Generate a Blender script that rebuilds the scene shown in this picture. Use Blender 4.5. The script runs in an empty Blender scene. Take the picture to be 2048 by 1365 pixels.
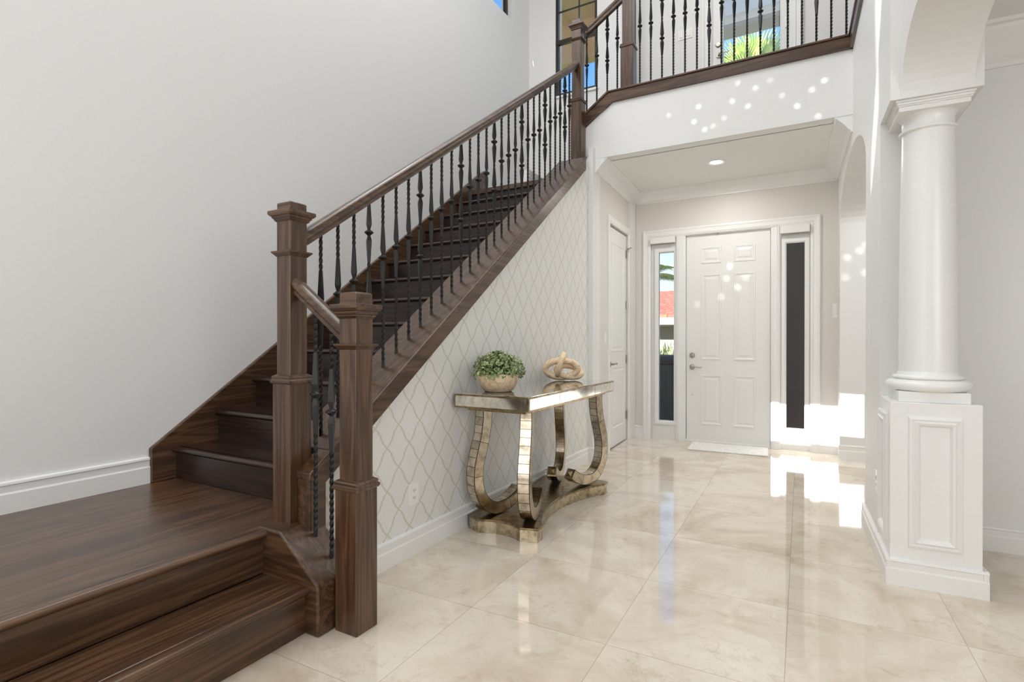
import bpy, math, random
from mathutils import Matrix, Vector
random.seed(7)
S = bpy.context.scene
COL = S.collection
PI = math.pi
# ------------------------------------------------------------------ camera
cam_d = bpy.data.cameras.new('camera'); cam = bpy.data.objects.new('camera', cam_d); COL.objects.link(cam)
cam_d.sensor_width = 36.0; cam_d.lens = 36.0 * 1078.4 / 2048.0
cam_d.clip_start = 0.05; cam_d.clip_end = 300
cam.location = (0, 0, 1.2)
cam.rotation_mode = 'XYZ'
cam.rotation_euler = (math.radians(90 - 0.16), math.radians(0.0), math.radians(29.49))
S.camera = cam
# ------------------------------------------------------------------ view
S.view_settings.view_transform = 'Standard'; S.view_settings.look = 'None'
S.view_settings.exposure = 0.33; S.view_settings.gamma = 1.0
S.view_settings.use_curve_mapping = False
S.cycles.use_denoising = True
S.cycles.max_bounces = 10; S.cycles.diffuse_bounces = 6; S.cycles.glossy_bounces = 6
S.cycles.transparent_max_bounces = 16
S.cycles.sample_clamp_indirect = 6.0
S.cycles.caustics_reflective = False; S.cycles.caustics_refractive = False
# ------------------------------------------------------------------ world: clear sky gradient
W = bpy.data.worlds.new('sky'); S.world = W; W.use_nodes = True
nt = W.node_tree; nt.nodes.clear()
tc = nt.nodes.new('ShaderNodeTexCoord'); sp = nt.nodes.new('ShaderNodeSeparateXYZ')
cr = nt.nodes.new('ShaderNodeValToRGB'); bg = nt.nodes.new('ShaderNodeBackground'); wo = nt.nodes.new('ShaderNodeOutputWorld')
nt.links.new(tc.outputs['Generated'], sp.inputs[0]); nt.links.new(sp.outputs['Z'], cr.inputs[0])
nt.links.new(cr.outputs[0], bg.inputs['Color']); nt.links.new(bg.outputs[0], wo.inputs[0])
e = cr.color_ramp.elements
e[0].position = 0.0; e[0].color = (0.80, 0.90, 1.0, 1)
e[1].position = 0.75; e[1].color = (0.07, 0.22, 0.72, 1)
x = e.new(0.14); x.color = (0.62, 0.82, 1.0, 1)
x = e.new(0.28); x.color = (0.30, 0.58, 0.97, 1)
x = e.new(0.45); x.color = (0.14, 0.38, 0.88, 1)
bg.inputs['Strength'].default_value = 1.15
# ------------------------------------------------------------------ sun, added area fills and the foyer downlight
def sun(direction, strength, angle, color=(1, .97, .92)):
    d = bpy.data.lights.new('sun', 'SUN'); d.energy = strength; d.angle = angle; d.color = color
    o = bpy.data.objects.new('sun', d); COL.objects.link(o)
    o.rotation_euler = Vector(direction).to_track_quat('-Z', 'Y').to_euler(); o.location = (0, -6, 9)
SUN = Vector((0.10, 1.0, -0.60)).normalized()
sun(SUN, 14.0, math.radians(0.12))
def area(name, loc, aim, sx, sy, power, color=(1, 1, 1)):
    d = bpy.data.lights.new(name, 'AREA'); d.shape = 'RECTANGLE'; d.size = sx; d.size_y = sy; d.energy = power; d.color = color
    o = bpy.data.objects.new(name, d); COL.objects.link(o); o.location = loc
    o.rotation_euler = (Vector(aim) - Vector(loc)).to_track_quat('-Z', 'Y').to_euler()
    return o
area('skylight_hall', (-1.5, 2.4, 6.75), (-1.5, 2.4, 0), 2.6, 5.0, 98, (.98, .99, 1))  # added overhead fill for the stair hall, no skylight built here
area('window_daylight_rear', (-1.5, -1.5, 4.7), (-1.8, 6, 1.8), 2.6, 2.0, 36, (.98, .99, 1))  # added fill behind the camera, the wall there has no window
area('window_daylight_rear_left', (-2.0, -1.55, 1.5), (-3.0, 2.0, 1.4), 2.3, 2.2, 28, (.98, .99, 1))  # added low fill to brighten the lower left wall
area('window_daylight_side', (2.9, -0.9, 1.9), (-3.0, 1.6, 1.0), 2.2, 2.0, 57, (.97, .985, 1))  # added fill hung in the side room, aimed at the left wall
area('window_daylight_left', (-3.22, 3.2, 5.8), (0.2, 2.9, 1.2), 1.2, 1.0, 36, (.97, .985, 1))  # added fill in front of solid wall, boosts the left window's light
area('daylight_upper_hall', (-0.6, 5.9, 6.7), (-0.6, 5.9, 0), 2.4, 1.0, 11, (1, .995, .985))  # added fill under the top ceiling behind the balcony
area('daylight_side_passage', (1.2, 5.3, 2.9), (1.2, 5.3, 0), 1.2, 1.4, 18, (1, .995, .985))  # added fill below the passage ceiling, no fixture there
area('foyer_downlight', (-0.885, 5.75, 2.94), (-0.885, 5.75, 0), 0.10, 0.10, 10, (1, .97, .92))

# small spots of sun thrown on the walls by a hanging crystal lamp out of view
SPK = (-1.0, 1.6, 3.9)
def spark(p, power=1.0):
    d = bpy.data.lights.new('crystal_glint', 'SPOT'); r = (Vector(p) - Vector(SPK)).length
    d.spot_size = 2 * math.atan(.021 / r); d.spot_blend = .8; d.shadow_soft_size = .002; d.energy = 13 * r * r * power
    o = bpy.data.objects.new('crystal_glint', d); COL.objects.link(o); o.location = SPK
    o.rotation_euler = (Vector(p) - Vector(SPK)).to_track_quat('-Z', 'Y').to_euler()
def ray_y(px, py, y):
    a = math.radians(29.49); fx, fy = -math.sin(a), math.cos(a); u, v = (px - 1024) / 1078.4, -(py - 679.5) / 1078.4
    d = (fx + u * math.cos(a), fy + u * math.sin(a), v); t = y / d[1]; return (d[0] * t, y, 1.2 + d[2] * t)
for x, y, w in ((475, 430, 1), (610, 408, .8), (673, 428, .8), (632, 335, .7), (703, 355, .8), (762, 325, .5), (810, 385, .6), (870, 428, 1), (930, 362, .9), (980, 325, 1), (955, 468, .9), (457, 490, 1), (500, 522, .9), (533, 507, .6), (578, 475, .6), (355, 465, .6)):
    spark(ray_y(1160 + x / 2.008, y / 2.008, 5.06), w)
for x, y, w in ((601, 1070, 1), (588, 1118, .8), (632, 1153, .9), (567, 1193, .7), (470, 1220, .5), (665, 1115, .5)):
    spark(ray_y(1160 + x / 2.008, y / 2.008, 6.58), w)
for x, y, w in ((1145, 985, .6), (1122, 1008, .8), (1073, 1035, .8), (1145, 1095, .8), (1066, 1115, .7)):
    spark(ray_y(1160 + x / 2.008, y / 2.008, 6.3), w)

# ================================================================== materials
def mat(name):
    m = bpy.data.materials.new(name); m.use_nodes = True
    n = m.node_tree; n.nodes.clear()
    out = n.nodes.new('ShaderNodeOutputMaterial'); b = n.nodes.new('ShaderNodeBsdfPrincipled')
    n.links.new(b.outputs[0], out.inputs[0])
    return m, n, b
def plain(name, col, rough=.5, metal=0.0, coat=0.0, bump=0.0, bscale=60):
    m, n, b = mat(name)
    b.inputs['Base Color'].default_value = (*col, 1); b.inputs['Roughness'].default_value = rough
    b.inputs['Metallic'].default_value = metal; b.inputs['Coat Weight'].default_value = coat
    tx = n.nodes.new('ShaderNodeTexCoord'); no = n.nodes.new('ShaderNodeTexNoise'); no.inputs['Scale'].default_value = bscale
    no.inputs['Detail'].default_value = 3
    n.links.new(tx.outputs['Object'], no.inputs['Vector'])
    mx = n.nodes.new('ShaderNodeMixRGB'); mx.blend_type = 'MULTIPLY'; mx.inputs['Fac'].default_value = .06
    mx.inputs[1].default_value = (*col, 1); n.links.new(no.outputs['Color'], mx.inputs[2]); n.links.new(mx.outputs[0], b.inputs['Base Color'])
    if bump:
        bp = n.nodes.new('ShaderNodeBump'); bp.inputs['Strength'].default_value = bump; bp.inputs['Distance'].default_value = .004
        n.links.new(no.outputs['Fac'], bp.inputs['Height']); n.links.new(bp.outputs[0], b.inputs['Normal'])
    return m
def ramp(n, stops):
    r = n.nodes.new('ShaderNodeValToRGB'); e = r.color_ramp.elements
    e[0].position, e[0].color = stops[0][0], (*stops[0][1], 1); e[1].position, e[1].color = stops[-1][0], (*stops[-1][1], 1)
    for p, c in stops[1:-1]:
        q = e.new(p); q.color = (*c, 1)
    return r
def wood(name, axis, cols, fine=90, rough=.3, coat=.25):
    m, n, b = mat(name)
    tx = n.nodes.new('ShaderNodeTexCoord'); mp = n.nodes.new('ShaderNodeMapping'); n.links.new(tx.outputs['Object'], mp.inputs[0])
    sc = [fine, fine, fine]; sc[axis] = fine * .035
    mp.inputs['Scale'].default_value = sc
    a = n.nodes.new('ShaderNodeTexNoise'); a.inputs['Scale'].default_value = 1; a.inputs['Detail'].default_value = 5; a.inputs['Roughness'].default_value = .6
    n.links.new(mp.outputs[0], a.inputs['Vector'])
    mp2 = n.nodes.new('ShaderNodeMapping'); n.links.new(tx.outputs['Object'], mp2.inputs[0])
    sc2 = [9, 9, 9]; sc2[axis] = .7; mp2.inputs['Scale'].default_value = sc2
    a2 = n.nodes.new('ShaderNodeTexNoise'); a2.inputs['Scale'].default_value = 1; a2.inputs['Detail'].default_value = 2; a2.inputs['Distortion'].default_value = 1.2
    n.links.new(mp2.outputs[0], a2.inputs['Vector'])
    ml = n.nodes.new('ShaderNodeMath'); ml.operation = 'MULTIPLY'; ml.inputs[1].default_value = 9; n.links.new(a2.outputs['Fac'], ml.inputs[0])
    fr = n.nodes.new('ShaderNodeMath'); fr.operation = 'PINGPONG'; fr.inputs[1].default_value = 1; n.links.new(ml.outputs[0], fr.inputs[0])
    mx = n.nodes.new('ShaderNodeMath'); mx.operation = 'MULTIPLY_ADD'; mx.inputs[1].default_value = .35; n.links.new(fr.outputs[0], mx.inputs[0])
    m3 = n.nodes.new('ShaderNodeMath'); m3.operation = 'MULTIPLY'; m3.inputs[1].default_value = .75; n.links.new(a.outputs['Fac'], m3.inputs[0])
    n.links.new(m3.outputs[0], mx.inputs[2])
    r = ramp(n, [(.2, cols[0]), (.5, cols[1]), (.85, cols[2])]); n.links.new(mx.outputs[0], r.inputs[0])
    n.links.new(r.outputs[0], b.inputs['Base Color'])
    b.inputs['Roughness'].default_value = rough; b.inputs['Coat Weight'].default_value = coat; b.inputs['Coat Roughness'].default_value = .2
    bp = n.nodes.new('ShaderNodeBump'); bp.inputs['Strength'].default_value = .12; bp.inputs['Distance'].default_value = .002
    n.links.new(a.outputs['Fac'], bp.inputs['Height']); n.links.new(bp.outputs[0], b.inputs['Normal'])
    return m
WC = [(.026, .0118, .0052), (.063, .030, .0142), (.138, .073, .037)]
M_WX = wood('dark_wood_x', 0, WC); M_WY = wood('dark_wood_y', 1, WC); M_WZ = wood('dark_wood_z', 2, WC)
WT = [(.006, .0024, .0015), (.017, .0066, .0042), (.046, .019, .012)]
M_TR = wood('dark_stained_tread', 0, WT)  # dark stain deepened: shade on the main flight is put into this colour
M_PAINT = plain('wall_paint', (.80, .80, .79), .5)
M_PAINT_F = plain('foyer_paint', (.72, .695, .66), .5)
M_CEIL = plain('ceiling_paint', (.84, .84, .82), .7)
M_TRIM = plain('white_trim', (.84, .84, .83), .28)
M_DOOR = plain('door_white', (.82, .82, .80), .3)
M_IRON = plain('wrought_iron', (.010, .0105, .010), .40, .2)
M_NICKEL = plain('brushed_nickel', (.42, .39, .34), .28, 1.0)
M_PLATE = plain('white_plastic', (.86, .86, .83), .3)
M_SLOT = plain('dark_slot', (.05, .05, .05), .6)
M_BRONZE = plain('bronze_frame', (.030, .024, .020), .4, .3)
M_STUCCO = plain('tan_stucco', (.62, .40, .22), .9, bump=.4, bscale=40)
M_CREAM = plain('cream_stucco', (.80, .74, .64), .9)
M_DARKWALL = plain('dark_outside_wall', (.34, .285, .245), .8)
M_BLACK = plain('black_vinyl', (.030, .028, .027), .8)
M_PAVE = plain('concrete_paving', (.45, .43, .40), .85)
M_GRASS = plain('lawn', (.10, .18, .04), .9)
M_SHADE = plain('shade_fabric', (.83, .82, .79), .7)
M_LAMP, _n, _b = mat('lamp_glow'); _b.inputs['Emission Color'].default_value = (1, .93, .82, 1); _b.inputs['Emission Strength'].default_value = 6
# --- glass: thin clear sheet
def glass(name, tint=(1, 1, 1), gl=.07):
    m = bpy.data.materials.new(name); m.use_nodes = True; n = m.node_tree; n.nodes.clear()
    o = n.nodes.new('ShaderNodeOutputMaterial'); t = n.nodes.new('ShaderNodeBsdfTransparent'); g = n.nodes.new('ShaderNodeBsdfGlossy')
    t.inputs[0].default_value = (*tint, 1); g.inputs['Roughness'].default_value = .02
    mx = n.nodes.new('ShaderNodeMixShader'); mx.inputs[0].default_value = gl
    n.links.new(t.outputs[0], mx.inputs[1]); n.links.new(g.outputs[0], mx.inputs[2]); n.links.new(mx.outputs[0], o.inputs[0])
    return m
M_GLASS = glass('clear_glass', (.985, .99, .99), .035)
M_TINT = glass('tinted_glass', (.80, .76, .72), .03)
# --- travertine floor
def travertine():
    m, n, b = mat('travertine_tile')
    tx = n.nodes.new('ShaderNodeTexCoord'); mp = n.nodes.new('ShaderNodeMapping'); n.links.new(tx.outputs['Object'], mp.inputs[0])
    mp.inputs['Rotation'].default_value = (0, 0, math.radians(-1.3)); mp.inputs['Location'].default_value = (.02, -.02, 0)
    se = n.nodes.new('ShaderNodeSeparateXYZ'); n.links.new(mp.outputs[0], se.inputs[0])
    def M(op, a, bb=None, c=None):
        q = n.nodes.new('ShaderNodeMath'); q.operation = op
        for i, v in enumerate((a, bb, c)):
            if v is None: continue
            if isinstance(v, (int, float)): q.inputs[i].default_value = v
            else: n.links.new(v, q.inputs[i])
        return q.outputs[0]
    TX, TY = .625, .655
    u = M('DIVIDE', M('ADD', se.outputs['X'], .03 + TX * 20), TX); v = M('DIVIDE', M('ADD', se.outputs['Y'], -.055 + TY * 20), TY)
    fu = M('FRACT', u); fv = M('FRACT', v)
    du = M('MULTIPLY', M('MINIMUM', fu, M('SUBTRACT', 1, fu)), TX); dv = M('MULTIPLY', M('MINIMUM', fv, M('SUBTRACT', 1, fv)), TY)
    d = M('MINIMUM', du, dv); line = M('LESS_THAN', d, .0016)
    wn = n.nodes.new('ShaderNodeTexWhiteNoise'); wn.noise_dimensions = '2D'
    cb = n.nodes.new('ShaderNodeCombineXYZ'); n.links.new(M('FLOOR', u), cb.inputs[0]); n.links.new(M('FLOOR', v), cb.inputs[1]); n.links.new(cb.outputs[0], wn.inputs[0])
    ofs = n.nodes.new('ShaderNodeVectorMath'); ofs.operation = 'MULTIPLY_ADD'
    n.links.new(wn.outputs['Color'], ofs.inputs[0]); ofs.inputs[1].default_value = (9, 9, 9); n.links.new(tx.outputs['Object'], ofs.inputs[2])
    def noise(scale, detail, rough, dist):
        q = n.nodes.new('ShaderNodeTexNoise'); q.inputs['Scale'].default_value = scale; q.inputs['Detail'].default_value = detail
        q.inputs['Roughness'].default_value = rough; q.inputs['Distortion'].default_value = dist
        n.links.new(ofs.outputs[0], q.inputs['Vector']); return q.outputs['Fac']
    n1 = noise(1.7, 6, .6, .7); n2 = noise(8, 8, .72, 1.0)
    base = ramp(n, [(.28, (.49, .40, .30)), (.42, (.62, .53, .43)), (.55, (.72, .65, .555)), (.75, (.765, .715, .635))]); n.links.new(n1, base.inputs[0])
    fine = ramp(n, [(.30, (.78, .71, .63)), (.44, (1, 1, 1)), (.72, (1.0, .98, .96))]); n.links.new(n2, fine.inputs[0])
    mx = n.nodes.new('ShaderNodeMixRGB'); mx.blend_type = 'MULTIPLY'; mx.inputs[0].default_value = .75
    n.links.new(base.outputs[0], mx.inputs[1]); n.links.new(fine.outputs[0], mx.inputs[2])
    n3 = noise(3.4, 10, .74, .5)
    pm = ramp(n, [(.565, (0, 0, 0)), (.66, (1, 1, 1))]); n.links.new(n3, pm.inputs[0])
    mp3 = n.nodes.new('ShaderNodeMixRGB'); n.links.new(M('MULTIPLY', pm.outputs[0], .5), mp3.inputs[0]); n.links.new(mx.outputs[0], mp3.inputs[1]); mp3.inputs[2].default_value = (.53, .41, .295, 1)
    mx = mp3
    vn = noise(3.2, 6, .6, 2.2)
    vv = M('ABSOLUTE', M('SUBTRACT', vn, .5)); vm = M('MULTIPLY', M('LESS_THAN', vv, .007), .16)
    mv = n.nodes.new('ShaderNodeMixRGB'); n.links.new(vm, mv.inputs[0]); n.links.new(mx.outputs[0], mv.inputs[1]); mv.inputs[2].default_value = (.42, .30, .20, 1)
    mg = n.nodes.new('ShaderNodeMixRGB'); n.links.new(M('MULTIPLY', line, .55), mg.inputs[0]); n.links.new(mv.outputs[0], mg.inputs[1]); mg.inputs[2].default_value = (.30, .24, .18, 1)
    n.links.new(mg.outputs[0], b.inputs['Base Color'])
    b.inputs['Roughness'].default_value = .045; b.inputs['IOR'].default_value = 1.75
    return m
M_FLOOR = travertine()
# --- trellis wallpaper on a plane of constant X
def wallpaper():
    m, n, b = mat('trellis_wallpaper')
    tx = n.nodes.new('ShaderNodeTexCoord'); se = n.nodes.new('ShaderNodeSeparateXYZ'); n.links.new(tx.outputs['Object'], se.inputs[0])
    def M(op, a, bb=None, c=None):
        q = n.nodes.new('ShaderNodeMath'); q.operation = op
        for i, v in enumerate((a, bb, c)):
            if v is None: continue
            if isinstance(v, (int, float)): q.inputs[i].default_value = v
            else: n.links.new(v, q.inputs[i])
        return q.outputs[0]
    u = M('DIVIDE', M('SUBTRACT', se.outputs['Y'], 2.092 - 17.7), .1775); v = M('DIVIDE', M('SUBTRACT', se.outputs['Z'], .598 - 23.1), .229)
    res = None
    for s in (1, -1):
        p = M('ADD', u, M('MULTIPLY', v, s))
        w = M('MULTIPLY', M('SINE', M('MULTIPLY', v, 4 * PI)), .034 * s)
        w2 = M('MULTIPLY', M('SINE', M('MULTIPLY', v, 18 * PI)), .012)
        p = M('ADD', p, M('ADD', w, w2)); f = M('FRACT', p)
        d = M('MINIMUM', f, M('SUBTRACT', 1, f))
        res = d if res is None else M('MINIMUM', res, d)
    mr = n.nodes.new('ShaderNodeMapRange'); mr.inputs[1].default_value = .030; mr.inputs[2].default_value = .046; mr.inputs[3].default_value = 1; mr.inputs[4].default_value = 0
    n.links.new(res, mr.inputs[0])
    mp = n.nodes.new('ShaderNodeMapping'); mp.inputs['Scale'].default_value = (400, 400, 30); n.links.new(tx.outputs['Object'], mp.inputs[0])
    no = n.nodes.new('ShaderNodeTexNoise'); no.inputs['Scale'].default_value = 1; n.links.new(mp.outputs[0], no.inputs['Vector'])
    mx = n.nodes.new('ShaderNodeMixRGB'); n.links.new(mr.outputs[0], mx.inputs[0])
    mx.inputs[1].default_value = (.83, .835, .815, 1); mx.inputs[2].default_value = (.68, .645, .54, 1)
    m2 = n.nodes.new('ShaderNodeMixRGB'); m2.blend_type = 'MULTIPLY'; m2.inputs[0].default_value = .18; n.links.new(mx.outputs[0], m2.inputs[1]); n.links.new(no.outputs['Fac'], m2.inputs[2])
    n.links.new(m2.outputs[0], b.inputs['Base Color']); b.inputs['Roughness'].default_value = .42
    return m
M_PAPER = wallpaper()
# --- antique mirror with optional joints along uv.x
def antique(name, joint=None, light=(.80, .70, .55), dark=(.34, .26, .16), rough=.2, edge=.05, patch=.55):
    m, n, b = mat(name)
    tx = n.nodes.new('ShaderNodeTexCoord')
    no = n.nodes.new('ShaderNodeTexNoise'); no.inputs['Scale'].default_value = 22; no.inputs['Detail'].default_value = 7; no.inputs['Roughness'].default_value = .65
    n.links.new(tx.outputs['Object'], no.inputs['Vector'])
    r = ramp(n, [(.25, dark), (patch, light), (.8, tuple(min(1, c * 1.1) for c in light))]); n.links.new(no.outputs['Fac'], r.inputs[0])
    col = r.outputs[0]; met = 1.0
    def M(op, a, bb=None):
        q = n.nodes.new('ShaderNodeMath'); q.operation = op
        for i, v in enumerate((a, bb)):
            if v is None: continue
            if isinstance(v, (int, float)): q.inputs[i].default_value = v
            else: n.links.new(v, q.inputs[i])
        return q.outputs[0]
    if joint:
        se = n.nodes.new('ShaderNodeSeparateXYZ'); n.links.new(tx.outputs['UV'], se.inputs[0])
        k = M('DIVIDE', se.outputs['X'], joint); f = M('FRACT', k)
        d = M('MULTIPLY', M('MINIMUM', f, M('SUBTRACT', 1, f)), joint)
        l1 = M('LESS_THAN', d, .0016)
        g = M('MINIMUM', se.outputs['Y'], M('SUBTRACT', 1, se.outputs['Y'])); l2 = M('LESS_THAN', g, edge)
        li = M('MAXIMUM', l1, l2)
        wn = n.nodes.new('ShaderNodeTexWhiteNoise'); wn.noise_dimensions = '1D'; n.links.new(M('FLOOR', k), wn.inputs['W'])
        mm = n.nodes.new('ShaderNodeMixRGB'); mm.blend_type = 'MULTIPLY'; mm.inputs[0].default_value = .30; n.links.new(col, mm.inputs[1]); n.links.new(wn.outputs['Value'], mm.inputs[2])
        m2 = n.nodes.new('ShaderNodeMixRGB'); n.links.new(li, m2.inputs[0]); n.links.new(mm.outputs[0], m2.inputs[1]); m2.inputs[2].default_value = (.03, .022, .015, 1)
        col = m2.outputs[0]
        n.links.new(M('SUBTRACT', 1, li), b.inputs['Metallic'])
    else:
        b.inputs['Metallic'].default_value = 1
    n.links.new(col, b.inputs['Base Color']); b.inputs['Roughness'].default_value = rough
    return m
M_ANT_S = antique('antique_mirror_small_tiles', .052, edge=.06)
M_ANT_L = antique('antique_mirror_plates', .21, edge=.045)
M_ANT = antique('antique_mirror', None, (.84, .82, .76), (.52, .46, .36), .10)
M_ANTD = antique('antique_gold_edge', None, (.34, .26, .15), (.05, .035, .02), .3)
M_MIRROR = antique('smoky_mirror', None, (.80, .79, .75), (.66, .63, .57), .04, patch=.45)
M_GOLDB = antique('antique_base', None, (.66, .57, .40), (.14, .10, .06), .2, patch=.56)
# --- pale carved wood
def pale(name, axis, s=1.0):
    m, n, b = mat(name)
    tx = n.nodes.new('ShaderNodeTexCoord'); mp = n.nodes.new('ShaderNodeMapping'); sc = [11 * s] * 3; sc[axis] = 3.0 * s; mp.inputs['Scale'].default_value = sc
    n.links.new(tx.outputs['Object'], mp.inputs[0])
    no = n.nodes.new('ShaderNodeTexNoise'); no.inputs['Scale'].default_value = 1; no.inputs['Detail'].default_value = 2; no.inputs['Distortion'].default_value = .5
    n.links.new(mp.outputs[0], no.inputs['Vector'])
    ml = n.nodes.new('ShaderNodeMath'); ml.operation = 'MULTIPLY'; ml.inputs[1].default_value = 8; n.links.new(no.outputs['Fac'], ml.inputs[0])
    pp = n.nodes.new('ShaderNodeMath'); pp.operation = 'FRACT'; n.links.new(ml.outputs[0], pp.inputs[0])
    r = ramp(n, [(0, (.90, .73, .51)), (.6, (.87, .68, .45)), (.93, (.70, .48, .27)), (1, (.89, .71, .49))]); n.links.new(pp.outputs[0], r.inputs[0])
    n.links.new(r.outputs[0], b.inputs['Base Color']); b.inputs['Roughness'].default_value = .5
    return m
M_PALE = pale('pale_grained_wood', 0); M_PALE2 = pale('carved_wood', 1, .8)
def leafy(name, c0, c1, c2, scale=55, rough=.45):
    m, n, b = mat(name)
    tx = n.nodes.new('ShaderNodeTexCoord'); no = n.nodes.new('ShaderNodeTexNoise'); no.inputs['Scale'].default_value = scale; no.inputs['Detail'].default_value = 1
    n.links.new(tx.outputs['Object'], no.inputs['Vector'])
    r = ramp(n, [(.3, c0), (.5, c1), (.7, c2)]); n.links.new(no.outputs['Fac'], r.inputs[0]); n.links.new(r.outputs[0], b.inputs['Base Color'])
    b.inputs['Roughness'].default_value = rough
    return m
M_LEAF = leafy('boxwood_leaf', (.055, .09, .035), (.21, .29, .10), (.52, .58, .28), 60)
M_PALM = leafy('palm_leaf', (.13, .26, .02), (.30, .46, .05), (.62, .68, .16), 6)
M_PALMY = leafy('coconut_palm_leaf', (.26, .34, .04), (.60, .52, .06), (.85, .50, .06), 4)
M_BUSH = leafy('ornamental_grass', (.16, .24, .07), (.40, .47, .20), (.72, .72, .48), 9)
M_TRUNK = plain('palm_trunk', (.28, .20, .12), .9, bump=.5)
M_SOIL = plain('moss_soil', (.045, .04, .025), .9)
def rooftile():
    m, n, b = mat('clay_roof_tile')
    tx = n.nodes.new('ShaderNodeTexCoord'); br = n.nodes.new('ShaderNodeTexBrick'); n.links.new(tx.outputs['Object'], br.inputs['Vector'])
    br.inputs['Scale'].default_value = 1; br.inputs['Brick Width'].default_value = .3; br.inputs['Row Height'].default_value = .38; br.inputs['Mortar Size'].default_value = .02
    br.inputs['Color1'].default_value = (.36, .085, .05, 1); br.inputs['Color2'].default_value = (.47, .14, .085, 1); br.inputs['Mortar'].default_value = (.20, .05, .03, 1)
    n.links.new(br.outputs['Color'], b.inputs['Base Color']); b.inputs['Roughness'].default_value = .8
    return m
M_ROOF = rooftile()
def matweave():
    m, n, b = mat('woven_mat')
    tx = n.nodes.new('ShaderNodeTexCoord'); mp = n.nodes.new('ShaderNodeMapping'); mp.inputs['Scale'].default_value = (60, 34, 60); n.links.new(tx.outputs['Object'], mp.inputs[0])
    vo = n.nodes.new('ShaderNodeTexVoronoi'); vo.inputs['Scale'].default_value = 1; n.links.new(mp.outputs[0], vo.inputs['Vector'])
    r = ramp(n, [(.1, (.90, .89, .87)), (.75, (.74, .73, .70))]); n.links.new(vo.outputs['Distance'], r.inputs[0]); n.links.new(r.outputs[0], b.inputs['Base Color'])
    bp = n.nodes.new('ShaderNodeBump'); bp.inputs['Strength'].default_value = .35; bp.inputs['Distance'].default_value = .005; bp.invert = True
    n.links.new(vo.outputs['Distance'], bp.inputs['Height']); n.links.new(bp.outputs[0], b.inputs['Normal']); b.inputs['Roughness'].default_value = .9
    return m
M_MAT = matweave()

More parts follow.
